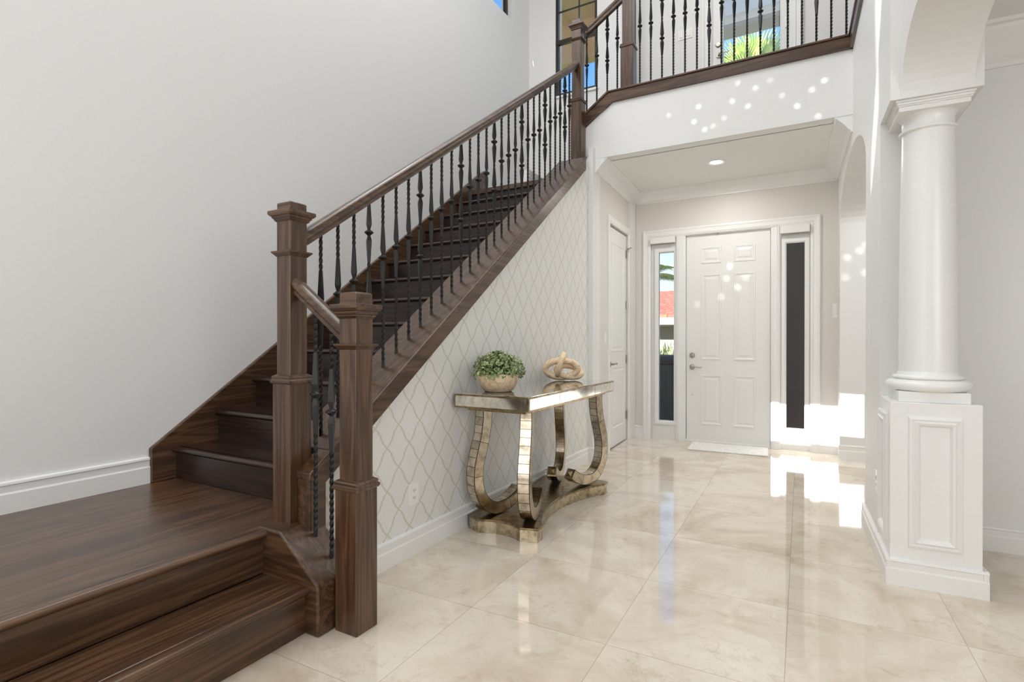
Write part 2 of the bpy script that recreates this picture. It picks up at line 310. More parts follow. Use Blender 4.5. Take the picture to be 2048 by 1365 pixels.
# ================================================================== mesh building
class MB:
    def __init__(s, xf=None): s.v = []; s.f = []; s.xf = xf; s.uv = None; s.mi = None
    def add(s, vs, fs):
        o = len(s.v)
        s.v += [tuple(s.xf(p)) if s.xf else tuple(p) for p in vs]
        s.f += [tuple(i + o for i in f) for f in fs]
        return s
    def box(s, x0, x1, y0, y1, z0, z1):
        x0, x1 = min(x0, x1), max(x0, x1); y0, y1 = min(y0, y1), max(y0, y1); z0, z1 = min(z0, z1), max(z0, z1)
        v = [(x0, y0, z0), (x1, y0, z0), (x1, y1, z0), (x0, y1, z0), (x0, y0, z1), (x1, y0, z1), (x1, y1, z1), (x0, y1, z1)]
        return s.add(v, [(0, 3, 2, 1), (4, 5, 6, 7), (0, 1, 5, 4), (1, 2, 6, 5), (2, 3, 7, 6), (3, 0, 4, 7)])
    def prism(s, poly, axis, a, b, sh=None):
        # poly in the two remaining axes (cyclic order kept: axis 0 -> (y,z), 1 -> (x,z), 2 -> (x,y)); sh(t)-> (du,dv) shear
        n = len(poly); vs = []
        for t in (a, b):
            du, dv = sh(t) if sh else (0, 0)
            for p, q in poly:
                p2, q2 = p + du, q + dv
                vs.append((t, p2, q2) if axis == 0 else (p2, t, q2) if axis == 1 else (p2, q2, t))
        fs = [tuple(range(n))[::-1], tuple(range(n, 2 * n))] + [(i, (i + 1) % n, n + (i + 1) % n, n + i) for i in range(n)]
        return s.add(vs, fs)
    def lathe(s, prof, c, seg=32, ax=2):
        vs = []; n = len(prof)
        for i in range(seg):
            a = 2 * PI * i / seg
            for r, h in prof:
                p = (r * math.cos(a), r * math.sin(a), h)
                if ax == 1: p = (p[0], p[2], p[1])
                if ax == 0: p = (p[2], p[0], p[1])
                vs.append((c[0] + p[0], c[1] + p[1], c[2] + p[2]))
        fs = [(i * n + j, ((i + 1) % seg) * n + j, ((i + 1) % seg) * n + j + 1, i * n + j + 1) for i in range(seg) for j in range(n - 1)]
        fs += [tuple(i * n for i in range(seg))[::-1], tuple(i * n + n - 1 for i in range(seg))]
        return s.add(vs, fs)
    def sq(s, cx, cy, prof):     # stack of square sections (z, half)
        vs = []
        for z, h in prof: vs += [(cx - h, cy - h, z), (cx + h, cy - h, z), (cx + h, cy + h, z), (cx - h, cy + h, z)]
        n = len(prof)
        fs = [(3, 2, 1, 0), tuple(4 * (n - 1) + i for i in range(4))] + [(4 * k + i, 4 * k + (i + 1) % 4, 4 * k + 4 + (i + 1) % 4, 4 * k + 4 + i) for k in range(n - 1) for i in range(4)]
        return s.add(vs, fs)
    def tube(s, pts, r, seg=10):
        pts = [Vector(p) for p in pts]; vs = []; n = len(pts)
        for i, p in enumerate(pts):
            t = (pts[min(i + 1, n - 1)] - pts[max(i - 1, 0)]).normalized()
            u = t.cross(Vector((0, 0, 1)));
            if u.length < .05: u = t.cross(Vector((1, 0, 0)))
            u.normalize(); w = u.cross(t); rr = r[i] if isinstance(r, (list, tuple)) else r
            vs += [tuple(p + u * (rr * math.cos(2 * PI * k / seg)) + w * (rr * math.sin(2 * PI * k / seg))) for k in range(seg)]
        fs = [(i * seg + k, i * seg + (k + 1) % seg, (i + 1) * seg + (k + 1) % seg, (i + 1) * seg + k) for i in range(n - 1) for k in range(seg)]
        fs += [tuple(range(seg))[::-1], tuple((n - 1) * seg + k for k in range(seg))]
        return s.add(vs, fs)
    def frame(s, org, U, V, N, u0, u1, v0, v1, prof):
        # mitred rectangular moulding: prof = [(inset, height off the plane)]
        org, U, V, N = map(Vector, (org, U, V, N)); vs = []
        for i, h in prof:
            for a, b in ((u0 + i, v0 + i), (u1 - i, v0 + i), (u1 - i, v1 - i), (u0 + i, v1 - i)): vs.append(tuple(org + U * a + V * b + N * h))
        n = len(prof)
        fs = [(4 * k + i, 4 * k + (i + 1) % 4, 4 * ((k + 1) % n) + (i + 1) % 4, 4 * ((k + 1) % n) + i) for k in range(n) for i in range(4)]
        return s.add(vs, fs)
    def build(s, name, m, parent=None, bevel=0, smooth=False, **props):
        me = bpy.data.meshes.new(name); me.from_pydata(s.v, [], s.f)
        ms = m if isinstance(m, (list, tuple)) else [m]
        for q in ms: me.materials.append(q)
        if s.mi: me.polygons.foreach_set('material_index', s.mi)
        if s.uv:
            l = me.uv_layers.new(name='UVMap')
            l.data.foreach_set('uv', [c for uv in s.uv for c in uv])
        else:
            import bmesh
            bm = bmesh.new(); bm.from_mesh(me); bmesh.ops.recalc_face_normals(bm, faces=bm.faces); bm.to_mesh(me); bm.free()
        if smooth: me.polygons.foreach_set('use_smooth', [True] * len(me.polygons))
        me.update()
        o = bpy.data.objects.new(name, me); COL.objects.link(o)
        if parent: o.parent = parent
        if bevel:
            b = o.modifiers.new('bevel', 'BEVEL'); b.width = bevel; b.segments = 2; b.limit_method = 'ANGLE'; b.angle_limit = math.radians(40)
        if smooth and smooth != 'all':
            try:
                me.set_sharp_from_angle(angle=math.radians(40))
            except Exception: pass
        for k, vv in props.items(): o[k] = vv
        return o
def struct(name, mb, m, parent=None, bevel=0, smooth=False):
    o = mb.build(name, m, parent, bevel, smooth)
    if not parent: o['kind'] = 'structure'
    return o
def thing(name, label, cat, loc=(0, 0, 0), rz=0, group=None):
    o = bpy.data.objects.new(name, None); COL.objects.link(o); o.location = loc; o.rotation_euler = (0, 0, rz)
    o.empty_display_size = .1; o['label'] = label; o['category'] = cat
    if group: o['group'] = group
    return o
def tag(o, label, cat, group=None):
    o['label'] = label; o['category'] = cat
    if group: o['group'] = group
    return o

# ================================================================== key dimensions
XL = -3.33                    # left wall
XS = -1.965                   # papered wall below the stair
YH = 5.06                     # face of the balcony header
YD = 6.556                    # front door wall
ZF = 2.99                     # foyer ceiling
ZU = 3.576                    # upper floor
ZT = 6.9                      # top ceiling
YR = -1.7                     # rear wall
TH = math.radians(2.1); CT, ST = math.cos(TH), math.sin(TH)
OX, OY = .312, 3.228
def RW(p):                    # frame of the slightly splayed right-hand wall
    u, v, z = p
    return (OX + u * CT - v * ST, OY + u * ST + v * CT, z)
FA = math.atan2(.075, YD - YH)
def FW(p):                    # frame of the foyer's left wall: u into the wall (away from room), v along it
    u, v, z = p
    return (-1.915 - u * math.cos(FA) - v * math.sin(FA), YH + v * math.cos(FA) - u * math.sin(FA) * -1 * 0 , z)

# ================================================================== room shell
struct('floor', MB().box(-3.4, 6, -1.8, 6.7, -.1, 0), M_FLOOR)
struct('ceiling', MB().box(-3.5, 3.2, -1.8, 6.9, ZT, ZT + .1), M_CEIL)
# left wall with a high window
lw = MB(); WY0, WY1, WZ0, WZ1 = 3.9, 5.94, 5.2, 6.3
lw.box(XL - .18, XL, -1.8, WY0, 0, ZT); lw.box(XL - .18, XL, WY1, 6.7, 0, ZT); lw.box(XL - .18, XL, WY0, WY1, 0, WZ0); lw.box(XL - .18, XL, WY0, WY1, WZ1, ZT)
struct('wall_left', lw, M_PAINT)
wn = struct('window_1', MB().frame((XL - .13, 0, 0), (0, 1, 0), (0, 0, 1), (1, 0, 0), WY0, WY1, WZ0, WZ1, [(0, 0), (0, .04), (.05, .04), (.05, 0)]), M_BRONZE)
MB().box(XL - .122, XL - .116, WY0 + .05, WY1 - .05, WZ0 + .05, WZ1 - .05).build('pane', M_GLASS, wn)
# rear wall (behind the camera), with unseen openings cut to shape the sun patch and streak
rw = MB(); A = (-1.268, -.40, 5.04, 5.465)
rw.box(-3.5, A[0], YR - .02, YR, 0, ZT); rw.box(A[0], A[1], YR - .02, YR, 0, A[2]); rw.box(A[0], A[1], YR - .02, YR, A[3], ZT)
SLIT = [(5.471, -0.283, -0.2798), (5.579, -0.2815, -0.2541), (5.713, -0.28, -0.2349), (5.867, -0.2631, -0.2377), (5.998, -0.2488, -0.2405), (6.171, -0.2546, -0.2223), (6.287, -0.2575, -0.2138), (6.88, -0.2605, -0.2098)]  # slit outline made up to give the sun streak its hourglass form
LE, RE = SLIT[0][1] - .02, 0.0
LE = min(q_[1] for q_ in SLIT) - .001; RE = max(q_[2] for q_ in SLIT) + .001
rw.box(A[1], LE, YR - .02, YR, 0, ZT); rw.box(RE, 6, YR - .02, YR, 0, ZT)
rw.box(LE, RE, YR - .02, YR, 0, SLIT[0][0])
for (za, la, ra), (zb, lb, rb) in zip(SLIT[:-1], SLIT[1:]):
    for p, q_ in (((LE, la), (LE, lb)), ((ra, RE), (rb, RE))):
        rw.add([(p[0], YR - .02, za), (p[1], YR - .02, za), (q_[1], YR - .02, zb), (q_[0], YR - .02, zb)], [(0, 1, 2, 3)])
struct('wall_back', rw, M_PAINT)
# stair-end wall with a tall window
sw = MB(); SX0, SX1, SZ0 = -2.945, -2.378, 4.335
YB = 6.35
sw.box(XL, SX0, YB, YB + .2, 0, ZT); sw.box(SX1, -1.95, YB, YB + .2, 0, ZT); sw.box(SX0, SX1, YB, YB + .2, 0, SZ0); sw.box(SX0, SX1, YB, YB + .2, 6.5, ZT)
struct('wall_stair_end', sw, M_PAINT)
wn = struct('window_2', MB().frame((0, YB + .06, 0), (1, 0, 0), (0, 0, 1), (0, -1, 0), SX0, SX1, SZ0, 6.5, [(0, 0), (0, .05), (.035, .05), (.035, 0)]), M_BRONZE)
b = MB().box(SX0, SX1, YB + .005, YB + .055, 5.005, 5.055); b.box(SX0, SX1, YB + .02, YB + .04, 5.42, 5.432); b.box(-2.634, -2.622, YB + .02, YB + .04, 5.05, 6.5)
b.build('muntins', M_BRONZE, wn)
MB().box(SX0 + .03, SX1 - .03, YB + .03, YB + .034, SZ0 + .03, 6.47).build('pane', M_GLASS, wn)
MB().box(SX0 - .02, SX1 + .02, YB - .02, YB + .02, SZ0 - .03, SZ0).build('sill', M_TRIM, wn, .004)
# front wall, ground floor: openings for the entry unit
EX0, EX1, EZ = -1.79, -.03, 2.43
fw = MB(); T = .16
fw.box(-2.2, EX0, YD, YD + T, 0, ZF + .3); fw.box(EX1, .45, YD, YD + T, 0, ZF + .3); fw.box(EX0, EX1, YD, YD + T, EZ, ZF + .3)
struct('wall_front', fw, M_PAINT_F)
# front wall, upper floor, opening for the glazed balcony door
YU = 6.62; UX0, UX1, UZ = -1.06, -.243, 5.75
uw = MB(); uw.box(-1.95, UX0, YU, YU + .15, ZU - .2, ZT); uw.box(UX1, 3.0, YU, YU + .15, ZU - .2, ZT); uw.box(UX0, UX1, YU, YU + .15, UZ, ZT)
struct('wall_front_upper', uw, M_PAINT)
struct('wall_jog', MB().box(-1.96, -1.95, YB, YU + .1, ZU, ZT), M_PAINT)
# right side of upper hall / loft
struct('wall_right_upper', MB().box(3.0, 3.1, -1.8, 6.8, ZU, ZT), M_PAINT)
struct('floor_upper', MB().box(-1.66, 3.0, YH + .14, YU + .05, ZF + .06, ZU), M_WX)
struct('floor_loft', MB().box(.56, 3.0, -1.7, YH + .14, ZF + .06, ZU), M_WX)
# foyer ceiling and balcony header
struct('ceiling_foyer', MB().box(-2.05, .5, YH + .13, YD + .02, ZF, ZF + .06), M_CEIL)
hd = MB(); hp = [(-2.12, ZF), (.36, ZF), (.36, 3.52), (-1.735, 3.52), (-2.12, 3.24)]
hd.prism(hp, 1, YH, YH + .14)
hd.box(-1.965, -1.915, YH - .06, YH + .14, 0, ZF + .1)
struct('wall_header', hd, M_PAINT)
# foyer left wall (closet), slightly splayed
def FW(p):
    u, v, z = p          # v along the wall from the header (0) to the door wall; u>0 towards the room
    ca, sa = math.cos(FA), math.sin(FA)
    return (-1.915 - v * sa + u * ca, YH + v * ca + u * sa, z)
LV = (YD - YH) / math.cos(FA)
fl_ = MB(FW); C0, C1, CZ = .475, 1.255, 2.45      # closet opening
fl_.box(-.1, 0, 0, C0, 0, ZF + .05); fl_.box(-.1, 0, C1, LV + .05, 0, ZF + .05); fl_.box(-.1, 0, C0, C1, CZ, ZF + .05)
struct('wall_foyer_left', fl_, M_PAINT_F)
struct('wall_closet', MB(FW).box(-.8, -.72, 0, LV, 0, ZF), M_PAINT)
# papered wall under the stair
zt = lambda y: .872 + .7215 * (y - 1.981)
wp = MB(); wp.prism([(1.735, 0), (5.01, 0), (5.01, zt(5.01) - .06), (1.735, zt(1.735) - .06)], 0, XS - .2, XS)
struct('wall_stair', wp, M_PAPER)
# ------------------------------------------------------------------ right wall: pier, arches, side room
def arch_profile(v0, v1, zs, zc, a, b, ztop, both=True):
    pts = [(v0, ztop), (v0, zs)]
    for k in range(1, 13):
        t = k / 12 * PI / 2; pts.append((v0 + a * (1 - math.cos(t)), zs + b * math.sin(t)))
    if both:
        for k in range(12, 0, -1):
            t = k / 12 * PI / 2; pts.append((v1 - a * (1 - math.cos(t)), zs + b * math.sin(t)))
        pts += [(v1, zs), (v1, ztop)]
    else: pts += [(v1, zs + b), (v1, ztop)]
    return pts
ZW = 3.53
def arch_mesh(mb, u0, u1, pts):
    # outline with straight top edge: strips so that every face stays convex
    inner = pts[1:-1]; top = pts[0][1]
    for (va, za), (vb, zb) in zip(inner[:-1], inner[1:]):
        if abs(va - vb) < 1e-6: continue
        mb.add([(u0, va, za), (u0, vb, zb), (u0, vb, top), (u0, va, top), (u1, va, za), (u1, vb, zb), (u1, vb, top), (u1, va, top)],
               [(0, 1, 2, 3), (7, 6, 5, 4), (0, 4, 5, 1), (3, 2, 6, 7)])
pier = MB(RW)
pier.box(0, .31, .33, .97, 0, 2.375)                     # pier below the impost
pier.box(0, .36, 0, .97, 2.375, ZW)                      # impost block carrying the arches
arch_mesh(pier, 0, .30, arch_profile(.97, 3.07, 2.36, 0, 1.045, .39, ZW))
pier.box(0, .45, 3.07, 3.36, 0, ZW)
struct('wall_right', pier, M_PAINT)
na = MB(RW); arch_mesh(na, .042, .325, arch_profile(0.0, -4.8, 2.375, 0, -.42, .262, ZW, False))
# soft rounded edges of the near arch come from the bevel
struct('wall_right_arch', na, M_PAINT)
sd = MB(RW); sd.box(.31, 5, .76, .90, 0, ZW)
struct('wall_side', sd, M_PAINT)
struct('wall_side_end', MB().box(5.0, 5.1, -1.7, 6.8, 0, ZW), M_PAINT)
struct('ceiling_side', MB(RW).box(.33, 5, -4.8, .9, 2.94, 3.04), M_CEIL)
struct('ceiling_passage', MB(RW).box(.30, 5, .9, 3.6, 2.94, 3.04), M_CEIL)
struct('wall_passage', MB().box(.4, 5, 6.56, 6.7, 0, ZW), M_PAINT)
# ------------------------------------------------------------------ trim
def base_prof(h=.14, t=.018):
    return [(0, 0), (t, 0), (t, h * .60), (t * .72, h * .66), (t * .72, h * .86), (t, h * .90), (t * .9, h * .97), (t * .3, h), (0, h)]
def base_xf(mb_xf, prof, axis, a, b, org, out):           # prism of a base profile along an axis
    mb = MB(mb_xf); mb.prism([(org + out * p, q) for p, q in prof], axis, a, b); return mb
ZL = .38                                                  # stair landing height
struct('baseboard_left', MB().prism([(XL + p, ZL + q) for p, q in base_prof(.15, .02)], 1, -1.7, 1.66), M_TRIM)
struct('baseboard_stair', MB().prism([(XS + p, q) for p, q in base_prof()], 1, 1.71, 5.0), M_TRIM)
m_ = MB(); m_.prism([(5.0 - p, q) for p, q in base_prof()], 0, XS, -1.897)
struct('baseboard_header', m_, M_TRIM)
m_ = MB(FW); m_.prism([(p, q) for p, q in base_prof()], 1, .02, C0 - .075); m_.prism([(p, q) for p, q in base_prof()], 1, C1 + .075, LV)
struct('baseboard_foyer_left', m_, M_TRIM)
m_ = MB(); m_.prism([(YD - p, q) for p, q in base_prof()], 0, -2.0, -1.855); m_.prism([(YD - p, q) for p, q in base_prof()], 0, .03, .22)
struct('baseboard_front', m_, M_TRIM)
m_ = MB(RW); m_.prism([(-p, q) for p, q in base_prof(.13, .02)], 1, .37, .985); m_.prism([(.99 + p * 0 - .02 + p, q) for p, q in base_prof(.13, .02)], 0, -.018, .3)
struct('baseboard_right', m_, M_TRIM)
m_ = MB(RW); m_.prism([(3.07 - p, q) for p, q in base_prof(.15, .015)], 0, -.01, .45)
struct('baseboard_jamb', m_, M_TRIM)
m_ = MB(RW); m_.prism([(.76 - p, q) for p, q in base_prof()], 0, .31, 4.8)
struct('baseboard_side', m_, M_TRIM)
m_ = MB(); m_.prism([(YB - p, 2.824 + q) for p, q in base_prof(.13)], 0, XL, -2.0); m_.prism([(XL + p, 2.824 + q) for p, q in base_prof(.13)], 1, 5.2, YB)
struct('baseboard_landing', m_, M_TRIM)
def crown(h=.135, p=.125):
    return [(0, 0), (.012, 0), (.014, h * .12), (.03, h * .2), (p * .45, h * .48), (p * .8, h * .80), (p * .86, h * .88), (p, h * .9), (p, h), (0, h)]
m_ = MB(); m_.prism([(YD - a, ZF - .135 + b) for a, b in crown()], 0, -2.05, .3)
struct('trim_1', m_, M_TRIM)
m_ = MB(FW); m_.prism([(a, ZF - .135 + b) for a, b in crown()], 1, 0, LV)
struct('trim_2', m_, M_TRIM)
m_ = MB(RW); m_.prism([(-a, ZF - .135 + b) for a, b in crown()], 1, 1.84, 3.33)
struct('trim_3', m_, M_TRIM)
m_ = MB(RW); m_.prism([(.76 - a, 2.735 + b) for a, b in crown(.205, .17)], 0, .31, 4.8)
struct('trim_4', m_, M_TRIM)

# ================================================================== staircase
RISE, RUN = .188, .2605
YN = 1.767                                                # first nosing
TXR = -2.2                                                # tread right end at the knee wall
st = thing('staircase', 'dark stained wooden staircase with wide landing rising along left wall', 'staircase', (-2.7, 1.2, 0))
SO = Vector((-2.7, 1.2, 0))
def sx(p): return (p[0] - SO.x, p[1] - SO.y, p[2] - SO.z)
def part(name, mb, m, parent, bevel=.004, **k):
    return mb.build(name, m, parent, bevel, **k)
def ST_(): return MB(sx)
# landing platform and low step (run along Y, going down towards +X)
YS0, YS1 = -1.65, 1.50
def nose(x, z, t=.032, r=.012):                           # rounded nosing section in (x,z) pointing +x
    return [(x - .05, z - t), (x - .012, z - t), (x, z - t + r), (x, z - r), (x - r, z), (x - .05, z)]
lp = ST_(); lp.box(XL, -2.09, YS0, YN + .03, ZL - .032, ZL); lp.prism(nose(-2.05, ZL), 1, YS0, YS1)
lp.box(-2.2, -2.12, YS1 - .4, 1.735, ZL - .06, ZL - .02)
part('landing_platform', lp, M_WY, st)
part('riser', ST_().box(-2.10, -2.08, YS0, YS1, .19, ZL - .032), M_WY, st)
ls = ST_(); ls.box(-2.08, -1.84, YS0, YS1, .19 - .032, .19); ls.prism(nose(-1.79, .19), 1, YS0, YS1 - .0)
part('tread', ls, M_WY, st)
part('riser', ST_().box(-1.835, -1.815, YS0, YS1, 0, .19 - .032), M_WY, st)
# side string of the low steps (sloping curb the lower balusters stand on)
sc_ = ST_(); sc_.prism([(-2.12, 0), (-1.74, 0), (-1.74, .205), (-1.975, .386), (-2.12, .386)], 1, YS1 - .005, 1.71)
part('curb_string', sc_, M_WX, st, .008)
# main flight
for k in range(1, 14):
    z = ZL + RISE * k; y = YN + RUN * (k - 1)
    if k < 13:
        t = ST_(); t.box(XL + .03, TXR, y + .04, y + RUN + .04, z - .03, z)
        t.prism([(y + .05, z - .03), (y + .012, z - .03), (y, z - .018), (y, z - .012), (y + .012, z), (y + .05, z)], 0, XL + .03, TXR)
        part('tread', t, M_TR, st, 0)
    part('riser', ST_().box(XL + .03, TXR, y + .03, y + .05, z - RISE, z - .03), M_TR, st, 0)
yt = YN + RUN * 12; ZTL = ZL + RISE * 13
t = ST_(); t.box(XL + .02, -2.11, yt, YB, ZTL - .05, ZTL); part('upper_landing', t, M_WX, st, .004)
# second short flight to the upper floor
for k in range(1, 4):
    z = ZTL + RISE * k; x = -2.13 + .11 * (k - 1)
    part('tread', ST_().box(x - .02, -2.06 if k == 1 else -1.66, YH + .15, YB - .02, z - .03, z), M_WY, st, 0)
    part('riser', ST_().box(x, x + .02, YH + .15, YB - .02, z - RISE + (.02 if k > 1 else 0), z - .03), M_WY, st, 0)
# wall skirt board on the left
sk = ST_(); sl = .7215; sk0 = 1.66
sk.prism([(sk0, ZL), (YN + .36, ZL), (yt + .35, ZTL - .05), (yt + .35, .578 + sl * (yt + .35 - sk0) - .02), (5.1, .578 + sl * (5.1 - sk0)), (sk0, .578)], 0, XL, XL + .03)
part('skirt_board', sk, M_WY, st, .006)
# stringer and cap on the papered knee wall
e0, e1 = 1.62, 4.875
sg = ST_(); sg.prism([(e0, .30), (1.71, .30), (1.71, zt(1.71) - .125), (e1, zt(e1) - .125), (e1, zt(e1) - .02), (e0, zt(e0) - .02)], 0, -2.015, -1.935)
part('stringer', sg, M_WY, st, .004)
cp = ST_(); cp.prism([(1.735, zt(1.735) - .03), (e1 + .005, zt(e1 + .005) - .03), (e1 + .005, zt(e1 + .005)), (1.735, zt(1.735))], 0, -2.225, -1.928)
cp.prism([(e0 - .003, zt(e0) - .03), (1.735, zt(1.735) - .03), (1.735, zt(1.735)), (e0 - .003, zt(e0))], 0, -2.02, -1.928)
part('string_cap', cp, M_WY, st, .005)
ks = ST_(); ks.prism([(1.80, ZL + .02), (e1, ZTL - .1), (e1, zt(e1) - .03), (1.80, zt(1.80) - .03)], 0, -2.222, -2.20)
part('inner_string', ks, M_WY, st, 0)

# ================================================================== railings
def bal_mesh(kind):
    ks = {'single': [.63], 'double': [.445, .83]}[kind]
    L = 1.0; zs = []
    b = .0066
    def width(z):
        w = b
        for i, k in enumerate(ks):
            d = abs(z - k)
            lim = .19 if len(ks) == 1 else .17
            if d < .018: w = max(w, .006) if w <= b else w; return .006
            if d < .05: q = (d - .018) / .032; w = max(w, .006 + (.0122 - .006) * math.sin(q * PI / 2))
            elif d < lim: w = max(w, b + (.0122 - b) * (1 - (d - .05) / (lim - .05)))
        return w
    def twisted(z): return width(z) <= b + .0004 and min(abs(z - k) for k in ks) > .15
    z = 0.0; mb = MB(); rings = []; ang = PI / 8; 
    while z <= L + 1e-6:
        rings.append((z, width(z), ang))
        dz = .0065 if (twisted(z)) else .0105
        if twisted(z) and .03 < z < .97: ang += PI / 2 * dz / .03
        elif abs((ang - PI / 8) % (PI / 2)) > .12 and not twisted(z): ang += .0
        z += dz
    vs = []; 
    for z, w, a in rings:
        for i in range(4):
            t = a + PI / 4 + i * PI / 2; vs.append((w * 1.414 * math.cos(t), w * 1.414 * math.sin(t), z))
    n = len(rings)
    fs = [(4 * k + i, 4 * k + (i + 1) % 4, 4 * k + 4 + (i + 1) % 4, 4 * k + 4 + i) for k in range(n - 1) for i in range(4)] + [(3, 2, 1, 0), tuple(4 * (n - 1) + i for i in range(4))]
    mb.add(vs, fs)
    me = bpy.data.meshes.new('baluster'); me.from_pydata(mb.v, [], mb.f); me.materials.append(M_IRON); me.update()
    return me, ks
BAL = {k: bal_mesh(k) for k in ('single', 'double')}
km = MB().lathe([(.007, -.018), (.009, -.015), (.024, -.002), (.024, .003), (.009, .015), (.007, .018)], (0, 0, 0), 8)
kme = bpy.data.meshes.new('knuckle'); kme.from_pydata(km.v, [], km.f); kme.materials.append(M_IRON); kme.update()
def baluster(parent, org, x, y, z0, z1, kind):
    me, ks = BAL[kind]; L = z1 - z0
    o = bpy.data.objects.new('baluster', me); COL.objects.link(o); o.parent = parent
    o.location = (x - org[0], y - org[1], z0 - org[2]); o.scale = (1, 1, L)
    for k in ks:
        q = bpy.data.objects.new('knuckle', kme); COL.objects.link(q); q.parent = o; q.location = (0, 0, k); q.scale = (1, 1, 1 / L)
def newel(parent, org, cx, cy, zb, zbox, zcol, zcapb, ztop, hb, hs, lab=None):
    xf = lambda p: (p[0] - org[0], p[1] - org[1], p[2] - org[2])
    m = MB(xf); m.sq(cx, cy, [(zb, hb), (zbox, hb)]); m.sq(cx, cy, [(zbox - .002, hs), (zcapb + .02, hs)])
    o = m.build('newel_post', M_WZ, parent, .003)
    if lab: o['label'] = lab
    xf2 = xf
    c = MB(xf2); c.sq(cx, cy, [(zbox - .012, hb + .004), (zbox - .006, hb + .008), (zbox + .004, hb + .008), (zbox + .010, hb + .002), (zbox + .018, hb + .004), (zbox + .024, hb), (zbox + .03, hs + .001)])
    c.build('base_collar', M_WX, o)
    c = MB(xf2); c.sq(cx, cy, [(zcol - .012, hs + .001), (zcol - .006, hs + .006), (zcol + .004, hs + .016), (zcol + .011, hs + .018), (zcol + .013, hs + .001)])
    c.build('neck_collar', M_WX, o)
    h = ztop - zcapb
    c = MB(xf2)
    pr = [(0, hs + .001), (.05, hs + .005), (.10, hs + .010), (.13, hs + .008), (.17, hs + .013), (.23, hs + .017), (.26, hs + .015), (.31, hs + .023), (.35, hs + .025), (.37, hs + .028), (.54, hs + .028), (.56, hs + .001), (.60, hs - .001), (.93, hs - .001), (.98, hs - .006), (1, hs - .014)]
    c.sq(cx, cy, [(zcapb + h * a, w) for a, w in pr])
    c.build('newel_cap', M_WX, o, .002)
    return o
RAIL = [(-.020, 0), (.020, 0), (.024, .012), (.022, .022), (.031, .034), (.034, .045), (.034, .056), (.026, .068), (.012, .076), (-.012, .076), (-.026, .068), (-.034, .056), (-.034, .045), (-.031, .034), (-.022, .022), (-.024, .012)]
RO = (-2.07, 1.63, 0)
rl = thing('stair_railing', 'dark wood stair railing with black twisted iron balusters and three newel posts', 'railing', RO)
rxf = lambda p: (p[0] - RO[0], p[1] - RO[1], p[2] - RO[2])
newel(rl, RO, -1.669, 1.634, 0, .594, 1.17, 1.285, 1.395, .060, .0475, 'shorter newel post standing on the tile floor')
newel(rl, RO, -2.075, 1.640, ZL - .005, 1.013, 1.585, 1.728, 1.818, .058, .0455, 'tall newel post on the landing edge')
newel(rl, RO, -2.066, 4.985, 2.93, 3.555, 4.155, 4.250, 4.362, .057, .0475, 'newel post at the top turn of the stair')
XB = -2.07
rt = lambda y: 1.700 + .690 * (y - 1.68)                  # top of the rail
m_ = MB(rxf); m_.prism([(XB + a, c) for a, c in RAIL], 1, 1.66, 4.945, sh=lambda t: (0, rt(t) - .082))
m_.build('handrail', M_WY, rl, 0, True)
m_ = MB(rxf)
n = len(RAIL)
def prof_x(x0, x1, f, yc):                                # rail running along X with height f(x)
    q = MB(rxf); q.prism([(yc + a, c) for a, c in RAIL], 0, x0, x1, sh=lambda t: (0, f(t))); return q
prof_x(-2.035, -1.715, lambda x: 1.385 - .715 * (x + 2.01), 1.636).build('handrail', M_WX, rl, 0, True)
i = 0
for k in range(29):
    y = 4.778 - .1064 * k
    kind = 'double' if (k - 1) % 4 == 0 else 'single'
    baluster(rl, RO, XB, y, zt(y) - .005, rt(y) - .07, kind)
for x, zz in ((-1.915, .334), (-1.816, .262)):
    baluster(rl, RO, x, 1.635, zz, 1.395 - .715 * (x + 2.01), 'single')
# ------------------------------------------------------------------ balcony railing
BO = (-1.6, 5.12, 3.60); bxf = lambda p: (p[0] - BO[0], p[1] - BO[1], p[2] - BO[2])
br = thing('balcony_railing', 'upper balcony railing with black iron balusters over a dark wood curb', 'railing', BO)
m_ = MB(bxf); m_.prism([(-2.115, 3.262), (-1.73, 3.508), (.262, 3.508), (.262, 3.606), (-1.775, 3.606), (-2.115, 3.362)], 1, YH - .022, YH + .15)
m_.build('curb', M_WX, br, .005)
m_ = MB(bxf); m_.prism([(-2.115, 3.362), (-1.775, 3.606), (.262, 3.606), (.262, 3.622), (-1.785, 3.622), (-2.115, 3.385)], 1, YH - .034, YH + .155)
m_.build('curb_cap', M_WX, br, .004)
rv = lambda p: bxf(RW(p))
m_ = MB(rv); m_.box(-.022, .30, -4.7, 1.86, 3.508, 3.606); m_.box(-.034, .31, -4.7, 1.86, 3.606, 3.622)
m_.build('side_curb', M_WY, br, .004)
newel(br, BO, -1.597, 5.125, 3.60, 4.035, 4.62, 4.78, 4.88, .062, .05)
q = MB(bxf); q.prism([(5.12 + a, c) for a, c in RAIL], 0, -2.02, -1.64, sh=lambda t: (0, 4.255 + .62 * (t + 2.05)))
q.build('handrail', M_WX, br, 0, True)
q = MB(bxf); q.prism([(5.12 + a, c) for a, c in RAIL], 0, -1.55, .30, sh=lambda t: (0, 4.555))
q.build('handrail', M_WX, br, 0, True)
q = MB(rv); q.prism([(.06 + a, c) for a, c in RAIL], 1, -4.6, 1.85, sh=lambda t: (0, 4.555))
q.build('handrail', M_WY, br, 0, True)
SLX = [-2.027, -1.92, -1.811, -1.708]; TPX = [-1.484 + .1055 * k for k in range(17)]
for j, x in enumerate(SLX):
    z0 = 3.377 + .718 * (x + 2.115) + .01 if x < -1.785 else 3.62
    baluster(br, BO, x, 5.12, z0, 4.26 + .62 * (x + 2.05), 'double' if j == 2 else 'single')
for j, x in enumerate(TPX):
    baluster(br, BO, x, 5.12, 3.618, 4.56, 'double' if j % 4 == 2 else 'single')
